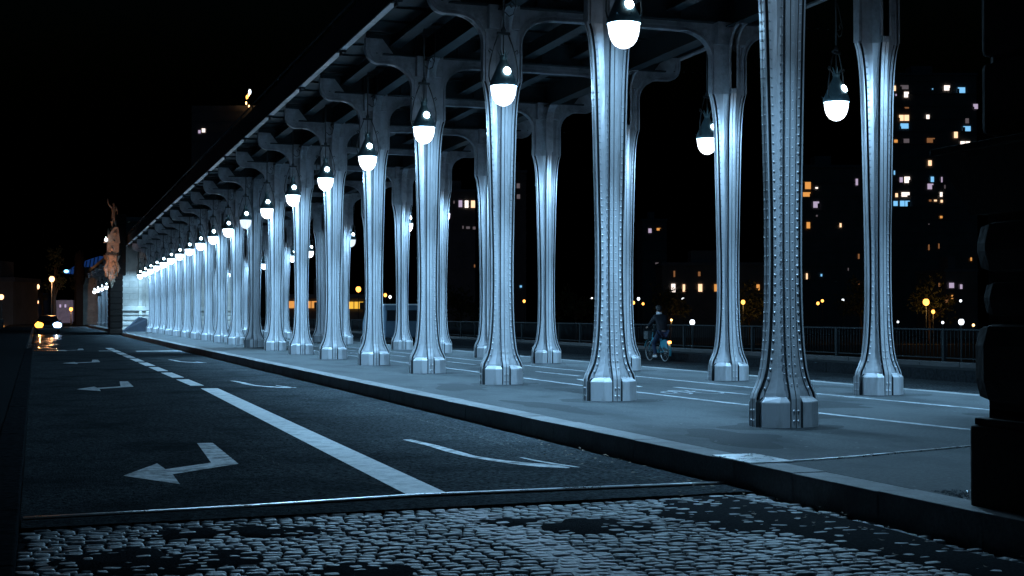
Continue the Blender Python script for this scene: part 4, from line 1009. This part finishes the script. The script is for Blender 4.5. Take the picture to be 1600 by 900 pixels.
# trees along the far quay and at the left end of the bridge
def tree(x, y, zf, h, r_, label, seed, group='trees on the far quay', n=900, leaf=.32):
    rr = random.Random(seed); e = empty('tree', (x,y,zf)); tag(e, label, 'tree', group)
    m = MB(); tops = []
    m.tube([(0,0,0),(.1,.05,h*.25),(0,.1,h*.5),(.1,0,h*.8)], [.28*h/10,.22*h/10,.15*h/10,.05], 8)
    for k in range(8):
        a = rr.uniform(0,6.28); z0 = h*rr.uniform(.3,.6); L = r_*rr.uniform(.6,1); q = (L*math.cos(a), L*math.sin(a), z0+h*rr.uniform(.1,.35)); tops.append(q)
        m.tube([(0,.05,z0),(q[0]*.5,q[1]*.5,(z0+q[2])/2+.3),q], [.09,.06,.03], 5)
    m.build('trunk', M['bark'], e)
    cl = [(q, rr.uniform(.3,.55)*r_) for q in tops]+[((rr.uniform(-.5,.5)*r_, rr.uniform(-.5,.5)*r_, h*rr.uniform(.55,1)), rr.uniform(.3,.5)*r_) for _ in range(12)]
    m = MB()
    for _ in range(n):
        c, cr = rr.choice(cl); d = Vector((rr.gauss(0,1),rr.gauss(0,1),rr.gauss(0,1))).normalized()*cr*rr.random()**.4; c = Vector(c)+d
        u = Vector((rr.gauss(0,1),rr.gauss(0,1),rr.gauss(0,1))).normalized(); v = u.cross(Vector((rr.gauss(0,1),rr.gauss(0,1),rr.gauss(0,1)))).normalized()
        s_ = leaf*rr.uniform(.5,1.2); m.add([c-u*s_, c+v*s_*.5, c+u*s_, c-v*s_*.5], [(0,1,2,3)])
    m.build('crown', M['leaf'], e); return e
for i,(px, D, h, lab) in enumerate(((1452,205,9,'quay tree lit orange from below near the dark pier'),(1046,205,8.5,'dim quay tree behind the cyclist with a faint orange glow'),(1170,206,8.5,'faintly orange lit quay tree left of the nearest column'),
      (1345,207,9,'dark quay tree behind the rightmost rear column'),(720,207,8,'dark quay tree behind the third column'),(900,207,8,'dark quay tree left of the second column'))):
    p_ = at(px, 500, D); tree(p_.x, p_.y, -3.0, h, 3.2, lab, 40+i)
street_lamp(1447, 472, 200, 'orange lamp glowing inside the quay tree near the dark pier', 'lamp_orange', .45, light=260)
street_lamp(1458, 487, 200, 'lower orange lamp under the quay tree near the dark pier', 'lamp_orange', .25, light=80)
street_lamp(1161, 472, 201, 'yellow orange lamp touching the right side of a rear column', 'lamp_orange', .3, light=110)
street_lamp(1049, 500, 201, 'hidden dim lamp in the tree behind the cyclist', 'beacon', .15, light=40)

# left end of the bridge
for q in [(81,436,170,'tall street lamp with pinkish light left of the far viaduct','lamp_pink',.32,600),(58,448,200,'pinkish street lamp left of the tallest far one','lamp_pink',.34,0),
          (57.5,472,230,'lower pinkish street lamp above the oncoming car','lamp_pink',.3,200),(56.5,485,260,'small warm street lamp just above the car','lamp_pink',.22,0),
          (56.5,490,300,'lowest tiny warm lamp just above the car','lamp_pink',.22,0),(2,464,150,'warm street lamp cut by the left edge','lamp_pink',.26,0),(111,483,210,'small orange lamp before the lilac facade','lamp_orange',.26,150)]:
    street_lamp(q[0], q[1], q[2], q[3], q[4], q[5], zf=-.2, light=q[6], group='street lamps at the far end of the bridge', col=(1,.45,.18))
building('apartment_building', 'low lilac lit facade at the end of the road', 'building', 86, 114, 469, 262, [(95,478,3,5,'win_lilac'),(103,478,3,5,'win_lilac')], depth=10, mt='stone', base=-.3, roof=False)
building('apartment_building', 'dark block with glowing orange ground floor at the left edge', 'apartment block', -60, 20, 440, 190, [(3,513,10,9,'win_orange')], depth=10, base=-.3)
building('apartment_building', 'dark block behind the street lamps at the left', 'apartment block', 20, 60, 462, 300, [(30,472,9,2,'win_dim')], depth=10, base=-.3)
pp = at(100, 480, 250)
d = bpy.data.lights.new('facade_glow', 'SPOT'); d.energy = 2500; d.color = (.72,.62,1.0); d.spot_size = R(100)
le = empty('facade_floodlight', (pp.x-1, pp.y-6, .2)); tag(le, 'ground floodlight washing the lilac facade', 'floodlight')
m = MB(); m.bbox(-.2,.2,-.2,.2,-.45,-.1,.03); m.build('housing', M['iron'], le)
o = bpy.data.objects.new('beam', d); COL.objects.link(o); o.parent = le; o.rotation_euler = (R(110),0,-YAW)
for i,(px,D) in enumerate(((84,178),(121,212),(66,240))):
    p_ = at(px, 500, D); tree(p_.x, p_.y, -.3, 10-i, 1.3, ['narrow tree lit warm beside the tallest far street lamp','narrow warm lit tree right of the lilac facade','dark tree above the oncoming car'][i], 70+i, 'trees at the far end of the bridge', 500, .2)
# canopy behind the second pier, its blue floodlighting built in as glow
a = at(100, 424, 300); b = at(158, 400, 300)
e = empty('lit_canopy', at(128,425,300)); tag(e, 'large dark blue glass roof behind the far pier, its glow standing for floodlight', 'glass roof')
q = e.location; f = Vector((math.cos(YAW),-math.sin(YAW),0)); up = Vector((0,0,1)); s_ = 300/FPX; bk = Vector((math.sin(YAW),math.cos(YAW),0))
out = [(-28,2),(-8,-12),(12,-20),(28,-25),(26,-10),(12,-2),(2,6),(-8,4)]
m = MB(); vs = [f*(x*s_)-up*(y*s_) for x,y in out]; n_ = len(vs)
m.add(vs+[v+bk*5 for v in vs], [tuple(range(n_)), tuple(range(n_,2*n_))]+[(i,(i+1)%n_,n_+(i+1)%n_,n_+i) for i in range(n_)]); m.build('glass_skin', M['blue_flood_glow'], e)
m = MB()
for t in range(9):
    x = -22+t*6; top = -2-(x+28)*.42; bot = 3 if x < 5 else -6
    m.tube([f*(x*s_)-up*(top*s_)-bk*.2, f*((x-2)*s_)-up*(bot*s_)-bk*.2], .12, 5)
m.build('rib', M['iron'], e)
m = MB(); m.tube([f*(-4*s_)-up*(4*s_), f*(-4*s_)-up*(80*s_)], .5, 8); m.build('mast', M['iron'], e)
m = MB(); ell(m, f*(-23*s_)-up*(-1*s_)-bk*.6, (.5,.5,.35)); m.build('lamp', M['win_blue_hot'] if 'win_blue_hot' in M else em('win_blue_hot', (.2,.55,1.0), 5), e)
